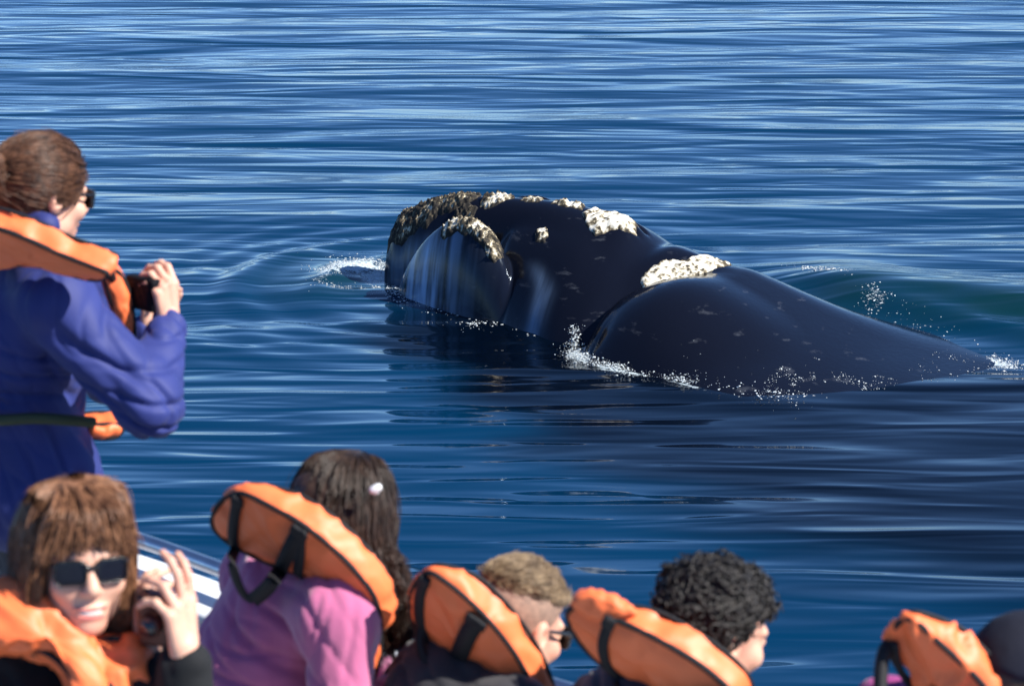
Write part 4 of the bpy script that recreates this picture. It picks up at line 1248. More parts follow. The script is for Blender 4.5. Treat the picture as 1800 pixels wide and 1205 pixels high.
# ---------------------------------------------------------------- the woman in the blue jacket, standing
def person_blue():
    root = empty("person", (-1.08, 5.0, DECK_Z))
    tag(root, "person in blue jacket and orange life vest standing and holding up a black camera", "person", HEAD_GRP)
    H = head_frame(at(74, 340, 5.0), (0.74, 0.62, -0.22), 0.0, 0.98)
    nb = at(40, 425, 5.0)
    shR, shL = at(95, 535, 4.84), at(120, 500, 5.20)
    elR, elL = at(262, 712, 4.80), at(190, 660, 5.30)
    wrR, wrL = at(296, 566, 4.97), at(262, 575, 5.26)
    ch, wa, hi_ = at(40, 560, 5.02), at(45, 730, 5.02), at(55, 850, 5.0)
    hR = hand_parts(wrR, V(-0.06, 0.02, 1.0), V(0.75, -0.6, 0.1), 1, ((0.5, 0.8, 0.5), (0.75, 0.9, 0.5), (0.85, 0.9, 0.5), (0.9, 0.9, 0.5)), 0.05, (0.6, 0.2), 0.95)
    # the wrist's thumb side looks to the camera held in front of it
    hL = hand_parts(wrL, V(0.15, 0.0, 1.0), V(-0.7, 0.5, 0.0), -1, (0.6, 0.8, 0.5), 0.05, (0.6, 0.3), 0.86)
    B = [(hp(H, 0, -0.03, -0.05), nb, 0.052, 0.06), (nb, ch, 0.07, 0.10), (ch, hi_, 0.10, 0.11), (nb, shR, 0.05, 0.05), (nb, shL, 0.05, 0.05), (shR, elR, 0.045, 0.04), (elR, wrR, 0.038, 0.026), (shL, elL, 0.045, 0.04), (elL, wrL, 0.038, 0.026)]
    body_mesh(root, H, B, [hR, hL], M_skin)
    # jacket
    cuff = wrR + unit(elR - wrR) * 0.015
    cuffL = wrL + unit(elL - wrL) * 0.015
    J = [(nb + V(0, 0, -0.03), ch, 0.085, 0.165), (ch, wa, 0.165, 0.125), (at(10, 600, 5.06), wa, 0.15, 0.125), (wa, hi_, 0.125, 0.155), (at(20, 810, 5.02), at(85, 822, 5.0), 0.15, 0.125), (at(30, 870, 5.02), at(95, 885, 5.0), 0.14, 0.11),
         (nb, shR, 0.08, 0.088), (nb, shL, 0.08, 0.085), (shR, elR, 0.088, 0.068), (elR, cuff, 0.066, 0.047), (shL, elL, 0.082, 0.062), (elL, cuffL, 0.06, 0.042)]
    folds = [(at(180, 640, 4.8), 0.13, V(0.65, 0, 0.76), 0.075, 0.014), (elR, 0.12, V(0.3, 0, 1), 0.055, 0.012), (at(30, 650, 4.9), 0.12, V(0.4, 0, 1), 0.06, 0.010), (at(100, 830, 4.9), 0.14, V(0.9, 0, 0.3), 0.06, 0.009), (at(290, 610, 4.9), 0.07, V(0.1, 0, 1), 0.035, 0.006)]
    cloth_mesh("jacket", root, J, 0.045, M_blue, folds, 0.006, seed=11, amp=0.0045)
    col = [(at(-20, 395, 5.05), at(30, 372, 4.98), 0.045, 0.05), (at(30, 372, 4.98), at(80, 398, 4.92), 0.05, 0.035), (at(0, 380, 5.0), at(45, 430, 5.0), 0.05, 0.07)]
    cloth_mesh("hood", root, col, 0.03, M_blue, [(at(40, 390, 4.95), 0.06, V(0.6, 0, 0.8), 0.03, 0.006)], 0.006, seed=12, amp=0.004)
    v, F = tube(catmull([at(-70, 735, 4.86), at(0, 738, 4.84), at(60, 735, 4.845), at(120, 738, 4.86), at(165, 742, 4.90)], 6), 0.013, 6)
    mesh_obj("waist_strap", v, F, M_strapgreen, root)
    # life vest
    c = Cushion([(-75, 392), (-30, 394), (10, 404), (60, 424), (110, 447), (160, 466), (190, 480), (172, 490), (135, 484), (95, 470), (50, 464), (0, 466), (-75, 470)], (40, 440), 4.72, (0.32, 0.66, 0.62), 0.044, 0.016, 21)
    o = c.build(root, "life_vest_collar", VEST)
    c = Cushion([(196, 474), (212, 482), (226, 512), (234, 556), (235, 604), (222, 596), (204, 552), (190, 510), (184, 486)], (215, 540), 4.98, (-0.35, 0.93, 0.1), 0.07, 0.014, 22)
    c.build(root, "life_vest_front", VEST)
    c = Cushion([(150, 752), (175, 745), (205, 746), (214, 756), (200, 768), (165, 768)], (180, 757), 5.06, (-0.35, 0.93, 0.1), 0.07, 0.014, 23)
    c.build(root, "life_vest_hem", VEST)
    v, F = tube(catmull([at(172, 462, 4.9), at(190, 476, 4.93), at(205, 510, 5.0), at(214, 560, 5.0)], 6), 0.011, 6)
    mesh_obj("strap", v, F, M_web, root)
    sunglasses(root, H, M_frame, M_lens)
    # hair drawn back into a bun
    bun = (0.0, -0.155, 0.035)
    v, F, n = hair_cap(0.005, H, lambda q: np.maximum((q[:, 1] - 0.075 - 0.35 * (q[:, 2] - 0.03)) * 0.9, -(q[:, 2] + 0.055 - 0.75 * np.maximum(q[:, 1] + 0.015, 0))), 0.014,
                       lambda q: ell(q, bun, (0.048, 0.042, 0.05)), 31, 0.0025)
    rng = np.random.RandomState(5)
    bw = hp(H, *bun)
    P1 = surf_strands(rng, v, n, lambda p: bw - p, 6500, 0.06, 0.001, 5, 0.07)
    sv, sf = strands_quads(P1, np.array([0.0012, 0.0014, 0.0013, 0.0011, 0.0005]))
    # the bun's own turns
    turns = []
    for i in range(90):
        a0 = rng.rand() * 6.28; rr = 0.03 + 0.02 * rng.rand(); zz = 0.03 * rng.randn() * 0.6
        a = a0 + np.linspace(0, 3.0, 14)
        turns.append([hp(H, bun[0] + zz + 0.010 * math.sin(t * 2), bun[1] + rr * math.cos(t), bun[2] + rr * 1.05 * math.sin(t)) for t in a])
    tv, tf = strands_quads(np.array(turns), np.full(14, 0.003))
    MB().add(v, F).add(sv, sf).add(tv, tf).build("hair", M_h1, root)
    # legs
    legs(root, V(-1.16, 5.06, 3.17), V(-1.02, 4.94, 3.17), V(-1.14, 5.1, 2.75), V(-1.0, 4.97, 2.75), V(-1.16, 5.08, 2.40), V(-1.02, 4.94, 2.40), V(0.6, 0.8, 0), M_jean, 13)
    # what she holds
    f = unit(V(0.62, 0.76, -0.05)); r = unit(np.cross(f, V(0, 0, 1)))
    compact_camera("compact_camera", at(252, 515, 4.985), np.array([r, f, np.cross(r, f)]), (0.095, 0.03, 0.076), M_cam, "small black camera held up by the person in the blue jacket")
person_blue()

# ---------------------------------------------------------------- the smiling woman in sunglasses, turned to the camera
def person_smiling():
    hip = V(-0.88, 3.68, 2.865)
    root = empty("person", (hip[0], hip[1], DECK_Z))
    tag(root, "smiling person in sunglasses and black fleece facing the boat, brown fringe", "person", HEAD_GRP)
    H = head_frame(at(140, 980, 3.60), (0.36, -0.92, 0.10), 0.05, 1.0)
    nb = at(120, 1130, 3.66)
    shR, shL = at(0, 1185, 3.62), at(235, 1170, 3.72)           # her right is on the picture's left
    elR, elL = at(-40, 1420, 3.45), at(330, 1310, 3.50)
    wrL, wrR = at(325, 1148, 3.48), at(258, 1150, 3.56)
    hL = hand_parts(wrL, V(-0.10, 0.10, 1.0), V(0.80, -0.55, 0.1), 1, ((0.12, 0.35, 0.3), (0.15, 0.4, 0.35), (0.5, 0.7, 0.4), (0.75, 0.8, 0.5)), 0.10, (0.5, 0.2), 0.93)
    hR = hand_parts(wrR, V(-0.05, 0.05, 1.0), V(-0.75, -0.45, 0.1), -1, ((0.3, 0.6, 0.4), (0.4, 0.7, 0.4), (0.5, 0.8, 0.4), (0.6, 0.8, 0.4)), 0.06, (0.5, 0.3), 0.88)
    ch = at(110, 1300, 3.70)
    elR2 = at(150, 1390, 3.45)
    B = [(hp(H, 0, -0.03, -0.05), nb, 0.05, 0.058), (nb, ch, 0.07, 0.10), (ch, hip, 0.10, 0.11), (nb, shR, 0.05, 0.05), (nb, shL, 0.05, 0.05), (shL, elL, 0.045, 0.04), (elL, wrL, 0.038, 0.025), (shR, elR2, 0.045, 0.04), (elR2, wrR, 0.038, 0.025)]
    body_mesh(root, H, B, [hL, hR], M_skin, smile=True, res=0.0036)
    v, F = surface(lambda P: ell(head_local(P, H) - np.stack([0 * P[:, 0], -3.0 * head_local(P, H)[:, 0] ** 2, 6.0 * head_local(P, H)[:, 0] ** 2], -1), (0, 0.0935, -0.0700), (0.020, 0.0055, 0.0046)) * H['k'], H['c'] - 0.13, H['c'] + 0.13, 0.0025)
    mesh_obj("teeth", v, F, M_teeth, root)
    def lipf(P):
        q = head_local(P, H); bend = 6.0 * q[:, 0] ** 2
        q2 = q.copy(); q2[:, 2] -= bend - 0.001; q2[:, 1] += 3.0 * q[:, 0] ** 2
        return np.minimum(ell(q2, (0, 0.0965, -0.0625), (0.029, 0.0055, 0.0034)), ell(q2, (0, 0.0945, -0.0775), (0.025, 0.006, 0.0044))) * H['k']
    v, F = surface(lipf, H['c'] - 0.13, H['c'] + 0.13, 0.0022)
    mesh_obj("lips", v, F, M_lips, root)
    cL = wrL + unit(elL - wrL) * 0.02; cR = wrR + unit(elR2 - wrR) * 0.02
    J = [(nb + V(0, 0, -0.06), ch, 0.09, 0.16), (ch, hip, 0.16, 0.15), (nb + V(0, 0, -0.03), shR, 0.075, 0.085), (nb + V(0, 0, -0.03), shL, 0.075, 0.08), (shR, elR2, 0.085, 0.065), (elR2, cR, 0.062, 0.044), (shL, elL, 0.08, 0.062), (elL, cL, 0.060, 0.050), (shR, at(-30, 1230, 3.60), 0.085, 0.08)]
    cloth_mesh("fleece", root, J, 0.04, M_black, [(elL, 0.12, V(0, 0, 1), 0.05, 0.008), (at(40, 1180, 3.5), 0.12, V(0.7, 0, 0.7), 0.06, 0.006)], 0.008, seed=41, amp=0.005)
    # life vest: two padded fronts that meet below the chin
    E = (-0.16, 0.80, -0.57)
    c = Cushion([(-60, 1048), (-10, 1026), (45, 1024), (92, 1048), (128, 1088), (158, 1130), (190, 1190), (196, 1240), (150, 1240), (120, 1180), (80, 1146), (20, 1132), (-60, 1130)], (60, 1090), 3.52, E, 0.055, 0.032, 42, 0.009)
    c.build(root, "life_vest_collar", VEST)
    c = Cushion([(142, 1142), (176, 1126), (212, 1122), (244, 1132), (262, 1164), (266, 1240), (212, 1260), (184, 1230), (164, 1180)], (205, 1170), 3.52, (-0.22, 0.86, -0.46), 0.05, 0.030, 43, 0.010)
    c.build(root, "life_vest_front", VEST)
    sunglasses(root, H, M_frame, M_lens, 0.95)
    # shoulder-length hair with a fringe
    v, F, n = hair_cap(0.005, H, lambda q: np.maximum(smax(q[:, 1] - 0.058 - 0.0 * q[:, 2], -(q[:, 2] - 0.052), 0.01) * 0 + np.where(q[:, 2] > 0.06, q[:, 1] - 0.16, q[:, 1] - 0.045), -(q[:, 2] + 0.07)), 0.010, None, 44, 0.003)
    rng = np.random.RandomState(8)
    L1 = []
    crown = (0.0, -0.01, 0.130)
    # locks falling from the parting down both sides and the back
    for k in range(64):
        a = -math.pi * 0.5 + (k + 0.5) / 64 * 2 * math.pi + 0.03 * rng.randn()
        sx, sy = math.sin(a), math.cos(a)
        if sy > 0.66:
            continue
        wd = 1.10 if sx > 0 else 0.84
        yy = min(sy, 0.45)
        e1 = (0.056 * sx, 0.072 * yy, 0.116)
        ax_ = abs(sx) ** 0.55 * np.sign(sx)
        e2 = (0.081 * ax_ * wd, 0.106 * yy - 0.004, 0.045)
        e3 = (0.085 * ax_ * wd, 0.100 * yy - 0.010, -0.04)
        e4 = ((0.087 * wd + 0.004 * rng.randn()) * ax_, 0.10 * yy - 0.010, -0.100)
        e5 = ((0.080 * wd + 0.006 * rng.randn()) * ax_, 0.088 * yy - 0.006, -0.142 + 0.018 * rng.randn())
        pts = [hp(H, *(np.array(q) + 0.004 * rng.randn(3))) for q in (crown, e1, e2, e3, e4, e5)]
        L1.append(lock(rng, pts, 80, [0.014, 0.019, 0.020, 0.020, 0.019, 0.017], 16, 0.0012))
    for k in range(22):
        sx = -1 + 2 * (k + 0.5) / 22
        a_ = sx * 0.072
        pts = [hp(H, *(np.array(q) + 0.003 * rng.randn(3))) for q in ((a_ * 0.35 + 0.01, 0.03, 0.128), (a_ * 0.8, 0.085, 0.102), (a_ * 1.02, 0.106 - 0.35 * abs(a_), 0.068), (a_ * 1.10 + 0.006 * np.sign(a_), 0.108 - 0.42 * abs(a_), 0.048 - 0.014 * rng.rand() - 0.30 * abs(a_)))]
        L1.append(lock(rng, pts, 12, [0.010, 0.013, 0.013, 0.013], 16, 0.002))
    P1 = np.vstack(L1)
    sv, sf = strands_quads(P1, np.interp(np.linspace(0, 1, 16), [0, 0.8, 1], [0.00105, 0.00105, 0.0004]))
    fv, ff = flyaways(rng, P1, 260, 0.012)
    MB().add(v, F).add(sv, sf).add(fv, ff).build("hair", M_h2, root)
    seated_legs(root, hip, (0.3, -0.95), M_jean, 45)
    f = unit(V(-0.25, -0.95, -0.1)); r = unit(np.cross(f, V(0, 0, 1)))
    compact_camera("digital_camera", at(276, 1085, 3.53), np.array([r, f, np.cross(r, f)]), (0.062, 0.035, 0.095), M_camred, "dark reddish camera in the hands of the smiling person")
person_smiling()

# ---------------------------------------------------------------- the long-haired woman in lavender
def person_lavender():
    hip = V(-0.50, 4.12, 2.875)
    root = empty("person", (hip[0], hip[1], DECK_Z))
    tag(root, "long-haired person in lavender fleece seen from behind, white hair clip", "person", HEAD_GRP)
    H = head_frame(at(602, 918, 4.27), (0.62, 0.74, -0.22), 0.12, 0.97)
    nb = at(570, 1000, 4.22)
    shR, shL = at(598, 1082, 4.04), at(455, 1018, 4.40)
    up_, mid = at(512, 1060, 4.22), at(468, 1150, 4.20)
    elR, wrR = at(602, 1270, 3.97), at(690, 1215, 4.22)
    elL, wrL = at(640, 1200, 4.50), at(720, 1180, 4.40)
    h1 = hand_parts(wrR, V(0.6, 0.7, 0.2), V(0.3, -0.5, 0.8), -1, (0.5, 0.7, 0.4), 0.05, (0.6, 0.4), 0.86)
    h2 = hand_parts(wrL, V(0.6, 0.7, 0.2), V(0.3, 0.0, 0.9), 1, (0.5, 0.7, 0.4), 0.05, (0.6, 0.4), 0.86)
    B = [(hp(H, 0, -0.03, -0.05), nb, 0.048, 0.055), (nb, up_, 0.06, 0.09), (up_, hip, 0.09, 0.10), (nb, shR, 0.045, 0.045), (nb, shL, 0.045, 0.045), (shR, elR, 0.04, 0.036), (elR, wrR, 0.035, 0.024), (shL, elL, 0.04, 0.036), (elL, wrL, 0.035, 0.024)]
    body_mesh(root, H, B, [h1, h2], M_skin2)
    eyes(root, H, M_eye)
    cR, cL = wrR + unit(elR - wrR) * 0.02, wrL + unit(elL - wrL) * 0.02
    J = [(nb + V(0, 0, -0.02), up_, 0.07, 0.125), (up_, mid, 0.128, 0.135), (mid, hip + V(0, 0, 0.06), 0.135, 0.14), (shL, mid, 0.075, 0.11), (nb, shR, 0.065, 0.075), (nb, shL, 0.065, 0.07), (up_, shR, 0.10, 0.075), (shR, elR, 0.078, 0.060), (elR, cR, 0.058, 0.040), (shL, elL, 0.07, 0.058), (elL, cL, 0.055, 0.04)]
    folds = [(at(500, 1120, 4.05), 0.12, V(0.6, 0, 0.8), 0.06, 0.010), (at(440, 1140, 4.05), 0.10, V(0.5, 0, 0.85), 0.055, 0.009), (at(600, 1130, 3.98), 0.10, V(1, 0, 0.05), 0.07, 0.004), (at(400, 1180, 4.05), 0.09, V(0.2, 0, 1), 0.05, 0.008)]
    cloth_mesh("fleece", root, J, 0.035, M_lav, folds, 0.0065, seed=51, amp=0.0032, grain=(0.3, 0.0, -0.95))
    c = Cushion([(376, 924), (378, 898), (392, 878), (414, 866), (436, 868), (480, 890), (520, 912), (560, 940), (600, 975), (634, 1012), (658, 1046), (670, 1085), (668, 1110), (650, 1108), (620, 1078), (580, 1030), (530, 1008), (480, 990), (440, 972), (404, 952)], (520, 960), 4.06, (0.50, 0.76, 0.42), 0.050, 0.016, 52, 0.004, taper=0.15)
    c.build(root, "life_vest_collar", VEST, True, [([(424, 868), (420, 900), (418, 940), (424, 990), (440, 1028), (456, 1040)], 0.022), ([(534, 922), (522, 948), (505, 985), (482, 1018), (456, 1040)], 0.030), ([(534, 922), (538, 960), (534, 1002)], 0.022)])
    # panels in front, below the collar's end
    c = Cushion([(640, 1100), (664, 1104), (668, 1140), (655, 1190), (630, 1190), (628, 1140)], (648, 1140), 4.12, (-0.3, 0.95, 0.0), 0.06, 0.012, 53)
    c.build(root, "life_vest_front", VEST)
    # hair: smooth on the crown, long waves down the far side of the collar
    v, F, n = hair_cap(0.005, H, lambda q: np.maximum(q[:, 1] - 0.070 - 0.3 * (q[:, 2] - 0.03), -(q[:, 2] + 0.09)), 0.015, lambda q: ell(q, (0, -0.06, -0.03), (0.07, 0.055, 0.085)), 54, 0.003)
    rng = np.random.RandomState(9)
    L1 = []
    part = (0.015, 0.02, 0.138)
    for k in range(74):
        a = (k + 0.5) / 74 * 2 * math.pi + 0.03 * rng.randn()
        sx, sy = math.sin(a), math.cos(a)
        if sy > 0.60:
            continue
        e1 = hp(H, 0.068 * sx, 0.075 * sy, 0.118)
        e2 = hp(H, 0.096 * sx, 0.108 * sy - 0.01, 0.040)
        e3 = hp(H, 0.090 * sx + 0.02, 0.09 * sy - 0.02, -0.05)
        w = rng.rand()
        e4 = at(656 + 30 * sx + 14 * rng.randn(), 1000 + 14 * rng.randn(), 4.19 - 0.05 * sy + 0.02 * rng.randn())
        e5 = at(682 + 22 * sx + 10 * rng.randn(), 1066 + 18 * rng.randn(), 4.19 - 0.04 * sy + 0.02 * rng.randn())
        e6 = at(680 + 18 * sx + 12 * rng.randn(), 1112 + 26 * rng.randn(), 4.19 - 0.03 * sy + 0.02 * rng.randn())
        L1.append(lock(rng, [hp(H, *part), e1, e2, e3, e4, e5, e6], 60, [0.012, 0.021, 0.024, 0.026, 0.026, 0.026, 0.022], 20, 0.007))
    P1 = np.vstack(L1)
    sv, sf = strands_quads(P1, np.interp(np.linspace(0, 1, 20), [0, 0.8, 1], [0.0011, 0.0011, 0.0004]))
    fv, ff = flyaways(rng, P1, 260, 0.014)
    MB().add(v, F).add(sv, sf).add(fv, ff).build("hair", M_h3, root)
    cp = at(660, 858, 4.14)
    v, F = surface(lambda P: smin(rc(P, cp - V(0.005, 0, 0.003), cp + V(0.005, 0.0, 0.002), 0.008, 0.008), rc(P, cp, cp + V(0.002, 0, -0.008), 0.006, 0.005), 0.004), cp - 0.04, cp + 0.04, 0.003)
    mesh_obj("hair_clip", v, F, M_white, root)
    seated_legs(root, hip, (0.67, 0.74), M_jean, 55)
person_lavender()

# ---------------------------------------------------------------- the man with short sandy hair
def person_sandy():
    hip = V(-0.06, 3.98, 2.875)
    root = empty("person", (hip[0], hip[1], DECK_Z))
    tag(root, "person with short sandy hair and sunglasses in a charcoal jacket, head bowed", "person", HEAD_GRP)
    H = head_frame(at(906, 1098, 4.12), (0.66, 0.62, -0.42), 0.0, 1.0)
    nb = at(880, 1195, 4.07)
    shR, shL = at(900, 1265, 3.90), at(750, 1225, 4.24)
    up_ = at(815, 1235, 4.05)
    elR, wrR = at(910, 1430, 3.90), at(1000, 1400, 4.12)
    elL, wrL = at(880, 1400, 4.34), at(980, 1390, 4.30)
    h1 = hand_parts(wrR, V(0.6, 0.7, 0.1), V(0.3, -0.5, 0.8), -1, (0.5, 0.7, 0.4), 0.05, (0.6, 0.4), 0.9)
    h2 = hand_parts(wrL, V(0.6, 0.7, 0.1), V(0.3, 0.0, 0.9), 1, (0.5, 0.7, 0.4), 0.05, (0.6, 0.4), 0.9)
    B = [(hp(H, 0, -0.03, -0.05), nb, 0.055, 0.062), (nb, up_, 0.07, 0.10), (up_, hip, 0.10, 0.11), (nb, shR, 0.05, 0.05), (nb, shL, 0.05, 0.05), (shR, elR, 0.045, 0.04), (elR, wrR, 0.038, 0.027), (shL, elL, 0.045, 0.04), (elL, wrL, 0.038, 0.027)]
    body_mesh(root, H, B, [h1, h2], M_skin)
    cR, cL = wrR + unit(elR - wrR) * 0.02, wrL + unit(elL - wrL) * 0.02
    J = [(nb + V(0, 0, -0.04), up_, 0.08, 0.145), (up_, hip + V(0, 0, 0.06), 0.15, 0.15), (nb, shR, 0.07, 0.08), (nb, shL, 0.07, 0.085), (shL, up_, 0.085, 0.12), (shR, elR, 0.085, 0.064), (elR, cR, 0.062, 0.044), (shL, elL, 0.085, 0.064), (elL, cL, 0.062, 0.044)]
    cloth_mesh("jacket", root, J, 0.04, M_grey, [(at(760, 1190, 4.0), 0.1, V(0.7, 0, 0.7), 0.05, 0.007)], 0.0085, seed=61, amp=0.005)
    c = Cushion([(722, 1062), (726, 1034), (738, 1014), (756, 1005), (778, 1016), (812, 1042), (850, 1078), (886, 1120), (916, 1164), (938, 1210), (950, 1260), (915, 1262), (870, 1232), (826, 1196), (790, 1164), (752, 1128), (730, 1096)], (835, 1125), 3.96, (0.52, 0.74, 0.43), 0.050, 0.018, 62, 0.004, taper=0.15)
    c.build(root, "life_vest_collar", VEST, True, [([(752, 1008), (745, 1040), (746, 1080), (758, 1120), (780, 1156), (806, 1178)], 0.022), ([(846, 1078), (832, 1104), (818, 1140), (806, 1178)], 0.036)])
    v, F = tube(catmull([at(742, 1090, 4.02), at(738, 1130, 4.0), at(752, 1164, 3.98), at(790, 1184, 3.96), at(840, 1190, 3.95)], 6), [0.010] * 25, 6)
    mesh_obj("strap", v, F, M_web, root)
    sunglasses(root, H, M_frame, M_lens)
    # clipped sides, longer tufts on top
    v, F, n = hair_cap(0.005, H, lambda q: np.maximum(q[:, 1] - 0.070 - 0.25 * (q[:, 2] - 0.03), -(q[:, 2] + 0.060 - 0.95 * np.clip(q[:, 1] + 0.06, 0, 0.11))), 0.0025, None, 63, 0.001)
    mesh_obj("clipped_hair", v, F, M_stub, root)
    v, F, n = hair_cap(0.005, H, lambda q: np.maximum(q[:, 1] - 0.082, -(q[:, 2] - 0.072 - 0.25 * np.maximum(-q[:, 1] - 0.02, 0) * 0)), 0.008, None, 64, 0.005)
    rng = np.random.RandomState(12)
    fl = lambda p: (V(0.2, 0.8, 0.2) @ H['R'])[None] + 0.10 * rng.randn(*p.shape)
    P1 = surf_strands(rng, v, n, fl, 6500, 0.024, 0.006, 5, 0.12)
    sv, sf = strands_quads(P1, np.array([0.0011, 0.0011, 0.0010, 0.0008, 0.0004]))
    MB().add(v, F).add(sv, sf).build("hair", M_h4, root)
    seated_legs(root, hip, (0.67, 0.74), M_jean, 65, reach=0.36)
person_sandy()

# ---------------------------------------------------------------- the man with dark curls
def person_curly():
    hip = V(0.27, 3.66, 2.875)
    root = empty("person", (hip[0], hip[1], DECK_Z))
    tag(root, "person with thick dark curly hair and a bare ear, facing the whale", "person", HEAD_GRP)
    H = head_frame(at(1252, 1106, 3.80), (0.84, 0.44, -0.34), 0.0, 1.0)
    nb = at(1225, 1220, 3.74)
    shR, shL = at(1240, 1300, 3.56), at(1080, 1255, 3.92)
    up_ = at(1150, 1275, 3.72)
    elR, wrR = at(1260, 1470, 3.56), at(1350, 1430, 3.78)
    elL, wrL = at(1230, 1440, 4.02), at(1330, 1420, 3.97)
    h1 = hand_parts(wrR, V(0.6, 0.7, 0.1), V(0.3, -0.5, 0.8), -1, (0.5, 0.7, 0.4), 0.05, (0.6, 0.4), 0.9)
    h2 = hand_parts(wrL, V(0.6, 0.7, 0.1), V(0.3, 0.0, 0.9), 1, (0.5, 0.7, 0.4), 0.05, (0.6, 0.4), 0.9)
    B = [(hp(H, 0, -0.03, -0.05), nb, 0.055, 0.062), (nb, up_, 0.07, 0.10), (up_, hip, 0.10, 0.11), (nb, shR, 0.05, 0.05), (nb, shL, 0.05, 0.05), (shR, elR, 0.045, 0.04), (elR, wrR, 0.038, 0.027), (shL, elL, 0.045, 0.04), (elL, wrL, 0.038, 0.027)]
    body_mesh(root, H, B, [h1, h2], M_skin)
    eyes(root, H, M_eye)
    cR, cL = wrR + unit(elR - wrR) * 0.02, wrL + unit(elL - wrL) * 0.02
    J = [(nb + V(0, 0, -0.05), up_, 0.075, 0.14), (up_, hip + V(0, 0, 0.06), 0.145, 0.15), (nb, shR, 0.07, 0.08), (nb, shL, 0.065, 0.08), (shL, up_, 0.08, 0.12), (shR, elR, 0.085, 0.064), (elR, cR, 0.062, 0.044), (shL, elL, 0.085, 0.064), (elL, cL, 0.062, 0.044)]
    cloth_mesh("jacket", root, J, 0.04, M_navy, None, 0.009, seed=71, amp=0.005)
    c = Cushion([(1000, 1088), (1002, 1070), (1018, 1066), (1052, 1076), (1100, 1094), (1150, 1118), (1200, 1146), (1250, 1180), (1292, 1222), (1300, 1262), (1260, 1270), (1200, 1232), (1150, 1206), (1100, 1190), (1060, 1166), (1022, 1128)], (1130, 1145), 3.62, (0.46, 0.78, 0.42), 0.050, 0.018, 72, 0.004, taper=0.15)
    c.build(root, "life_vest_collar", VEST, True, [([(1084, 1070), (1072, 1100), (1070, 1130), (1078, 1160), (1098, 1190)], 0.019)])
    # the rucked upper edge of his collar
    c = Cushion([(1010, 1062), (1022, 1053), (1046, 1051), (1070, 1058), (1088, 1066), (1108, 1072), (1118, 1082), (1092, 1094), (1060, 1086), (1030, 1078)], (1060, 1080), 3.63, (0.3, 0.85, 0.42), 0.016, 0.010, 73, 0.006)
    c.build(root, "life_vest_edge", VEST, False)
    v, F, n = hair_cap(0.006, H, lambda q: np.maximum(q[:, 1] - 0.088, -(q[:, 2] + 0.060 - 1.15 * np.clip(q[:, 1] + 0.06, 0, 0.10))), 0.006, None, 74, 0.006)
    v = v + n * (0.011 * noise3(v, 22, 75) + 0.006 * noise3(v, 45, 76))[:, None]
    rng = np.random.RandomState(14)
    m = 1500
    i = rng.randint(0, len(v), m)
    ql = head_local(v[i], H)
    p, nn = v[i], n[i]
    t = np.linspace(0, 1, 12)
    ax = unit(V(0.1, 0.2, 1))
    e1 = np.cross(nn, rng.randn(m, 3)); e1 /= np.linalg.norm(e1, axis=1)[:, None]
    e2 = np.cross(nn, e1)
    cr = 0.005 + 0.007 * rng.rand(m)
    tw = (1.1 + 0.7 * rng.rand(m)) * 2 * math.pi
    L_ = 0.006 + 0.020 * rng.rand(m) ** 1.7
    ph = t[None] * tw[:, None]
    P1 = p[:, None] + nn[:, None] * (t[None] * L_[:, None] - 0.004)[..., None] + e1[:, None] * (cr[:, None] * (np.cos(ph) - 1))[..., None] + e2[:, None] * (cr[:, None] * np.sin(ph))[..., None] + e1[:, None] * (t[None] * 0.010)[..., None]
    sv, sf = strands_quads(P1, np.interp(t, [0, 0.7, 1], [0.0028, 0.0026, 0.001]))
    MB().add(v, F).add(sv, sf).build("hair", M_h5, root)
    seated_legs(root, hip, (0.67, 0.74), M_jean, 75, reach=0.36)
person_curly()

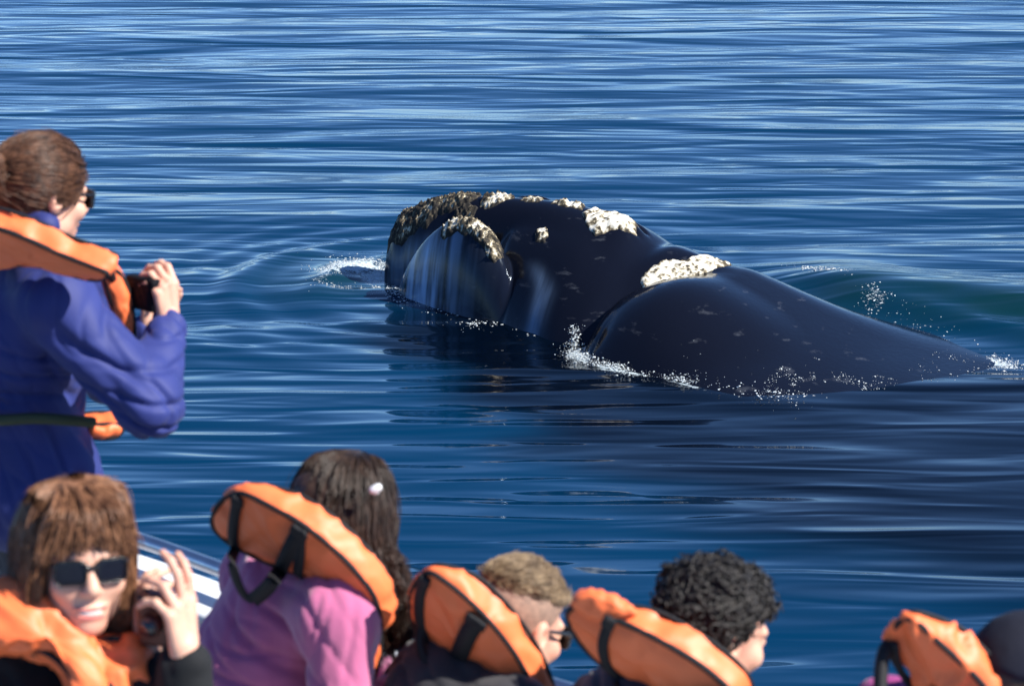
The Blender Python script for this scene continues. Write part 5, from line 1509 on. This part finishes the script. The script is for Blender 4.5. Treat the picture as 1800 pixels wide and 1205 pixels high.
# ---------------------------------------------------------------- the person at the edge of the picture, in magenta
def person_magenta():
    hip = V(0.74, 3.42, 2.875)
    root = empty("person", (hip[0], hip[1], DECK_Z))
    tag(root, "person in magenta top and navy cap at the far right end of the row", "person", HEAD_GRP)
    H = head_frame(at(1796, 1208, 3.52), (0.66, 0.66, -0.30), 0.0, 0.97)
    nb = at(1770, 1320, 3.50)
    shR, shL = at(1760, 1400, 3.34), at(1610, 1300, 3.66)
    up_ = at(1680, 1350, 3.48)
    elR, wrR = at(1790, 1570, 3.36), at(1880, 1520, 3.58)
    elL, wrL = at(1740, 1500, 3.80), at(1850, 1490, 3.76)
    h1 = hand_parts(wrR, V(0.6, 0.7, 0.1), V(0.3, -0.5, 0.8), -1, (0.5, 0.7, 0.4), 0.05, (0.6, 0.4), 0.88)
    h2 = hand_parts(wrL, V(0.6, 0.7, 0.1), V(0.3, 0.0, 0.9), 1, (0.5, 0.7, 0.4), 0.05, (0.6, 0.4), 0.88)
    B = [(hp(H, 0, -0.03, -0.05), nb, 0.05, 0.058), (nb, up_, 0.07, 0.10), (up_, hip, 0.10, 0.11), (nb, shR, 0.05, 0.05), (nb, shL, 0.05, 0.05), (shR, elR, 0.045, 0.04), (elR, wrR, 0.038, 0.025), (shL, elL, 0.045, 0.04), (elL, wrL, 0.038, 0.025)]
    body_mesh(root, H, B, [h1, h2], M_skin2)
    eyes(root, H, M_eye)
    cR, cL = wrR + unit(elR - wrR) * 0.02, wrL + unit(elL - wrL) * 0.02
    sh2 = at(1560, 1255, 3.55)
    J = [(nb + V(0, 0, -0.05), up_, 0.075, 0.14), (up_, hip + V(0, 0, 0.06), 0.145, 0.15), (nb, shR, 0.07, 0.08), (nb, shL, 0.065, 0.08), (shL, up_, 0.08, 0.12), (sh2, up_, 0.068, 0.12), (shR, elR, 0.085, 0.064), (elR, cR, 0.062, 0.044), (shL, elL, 0.085, 0.064), (elL, cL, 0.062, 0.044)]
    cloth_mesh("top", root, J, 0.04, M_mag, [(at(1540, 1200, 3.5), 0.08, V(0.7, 0, 0.7), 0.04, 0.006)], 0.009, seed=81, amp=0.005)
    c = Cushion([(1562, 1128), (1572, 1104), (1590, 1086), (1612, 1092), (1650, 1126), (1694, 1166), (1730, 1204), (1758, 1250), (1764, 1300), (1720, 1300), (1670, 1262), (1628, 1226), (1592, 1186), (1570, 1154)], (1660, 1185), 3.46, (0.50, 0.74, 0.45), 0.050, 0.018, 82, 0.008, taper=0.15)
    c.build(root, "life_vest_collar", VEST, True, [([(1578, 1118), (1584, 1150), (1596, 1180), (1612, 1212)], 0.014), ([(1662, 1190), (1668, 1215), (1670, 1250)], 0.030)])
    v, F = tube(catmull([at(1570, 1122, 3.5), at(1556, 1140, 3.47), at(1549, 1175, 3.45), at(1547, 1230, 3.42)], 6), 0.012, 6)
    mesh_obj("strap", v, F, M_web, root)
    # cap
    v, F, n = hair_cap(0.005, H, lambda q: -(q[:, 2] - 0.028), 0.012, lambda q: np.maximum(ell(q, (0, 0.10, 0.035), (0.07, 0.085, 0.012)), -(q[:, 1] - 0.04)), 83, 0.001)
    cap = mesh_obj("cap", v, F, M_capnavy, root)
    band = [hp(H, 0.0915 * math.sin(a), -0.014 + 0.1145 * math.cos(a), 0.034) for a in np.linspace(0.5, 2.2, 24)]
    ribbon("cap_band", np.array(band), V(0.6, -0.75, 0.2), 0.016, 0.002, M_white, cap)
    v, F, n = hair_cap(0.005, H, lambda q: np.maximum(np.maximum(q[:, 1] - 0.03, -(q[:, 2] + 0.06)), q[:, 2] - 0.04), 0.006, None, 84, 0.004)
    mesh_obj("hair", v, F, M_h3, root)
    seated_legs(root, hip, (0.67, 0.74), M_jean, 85, reach=0.34)
person_magenta()
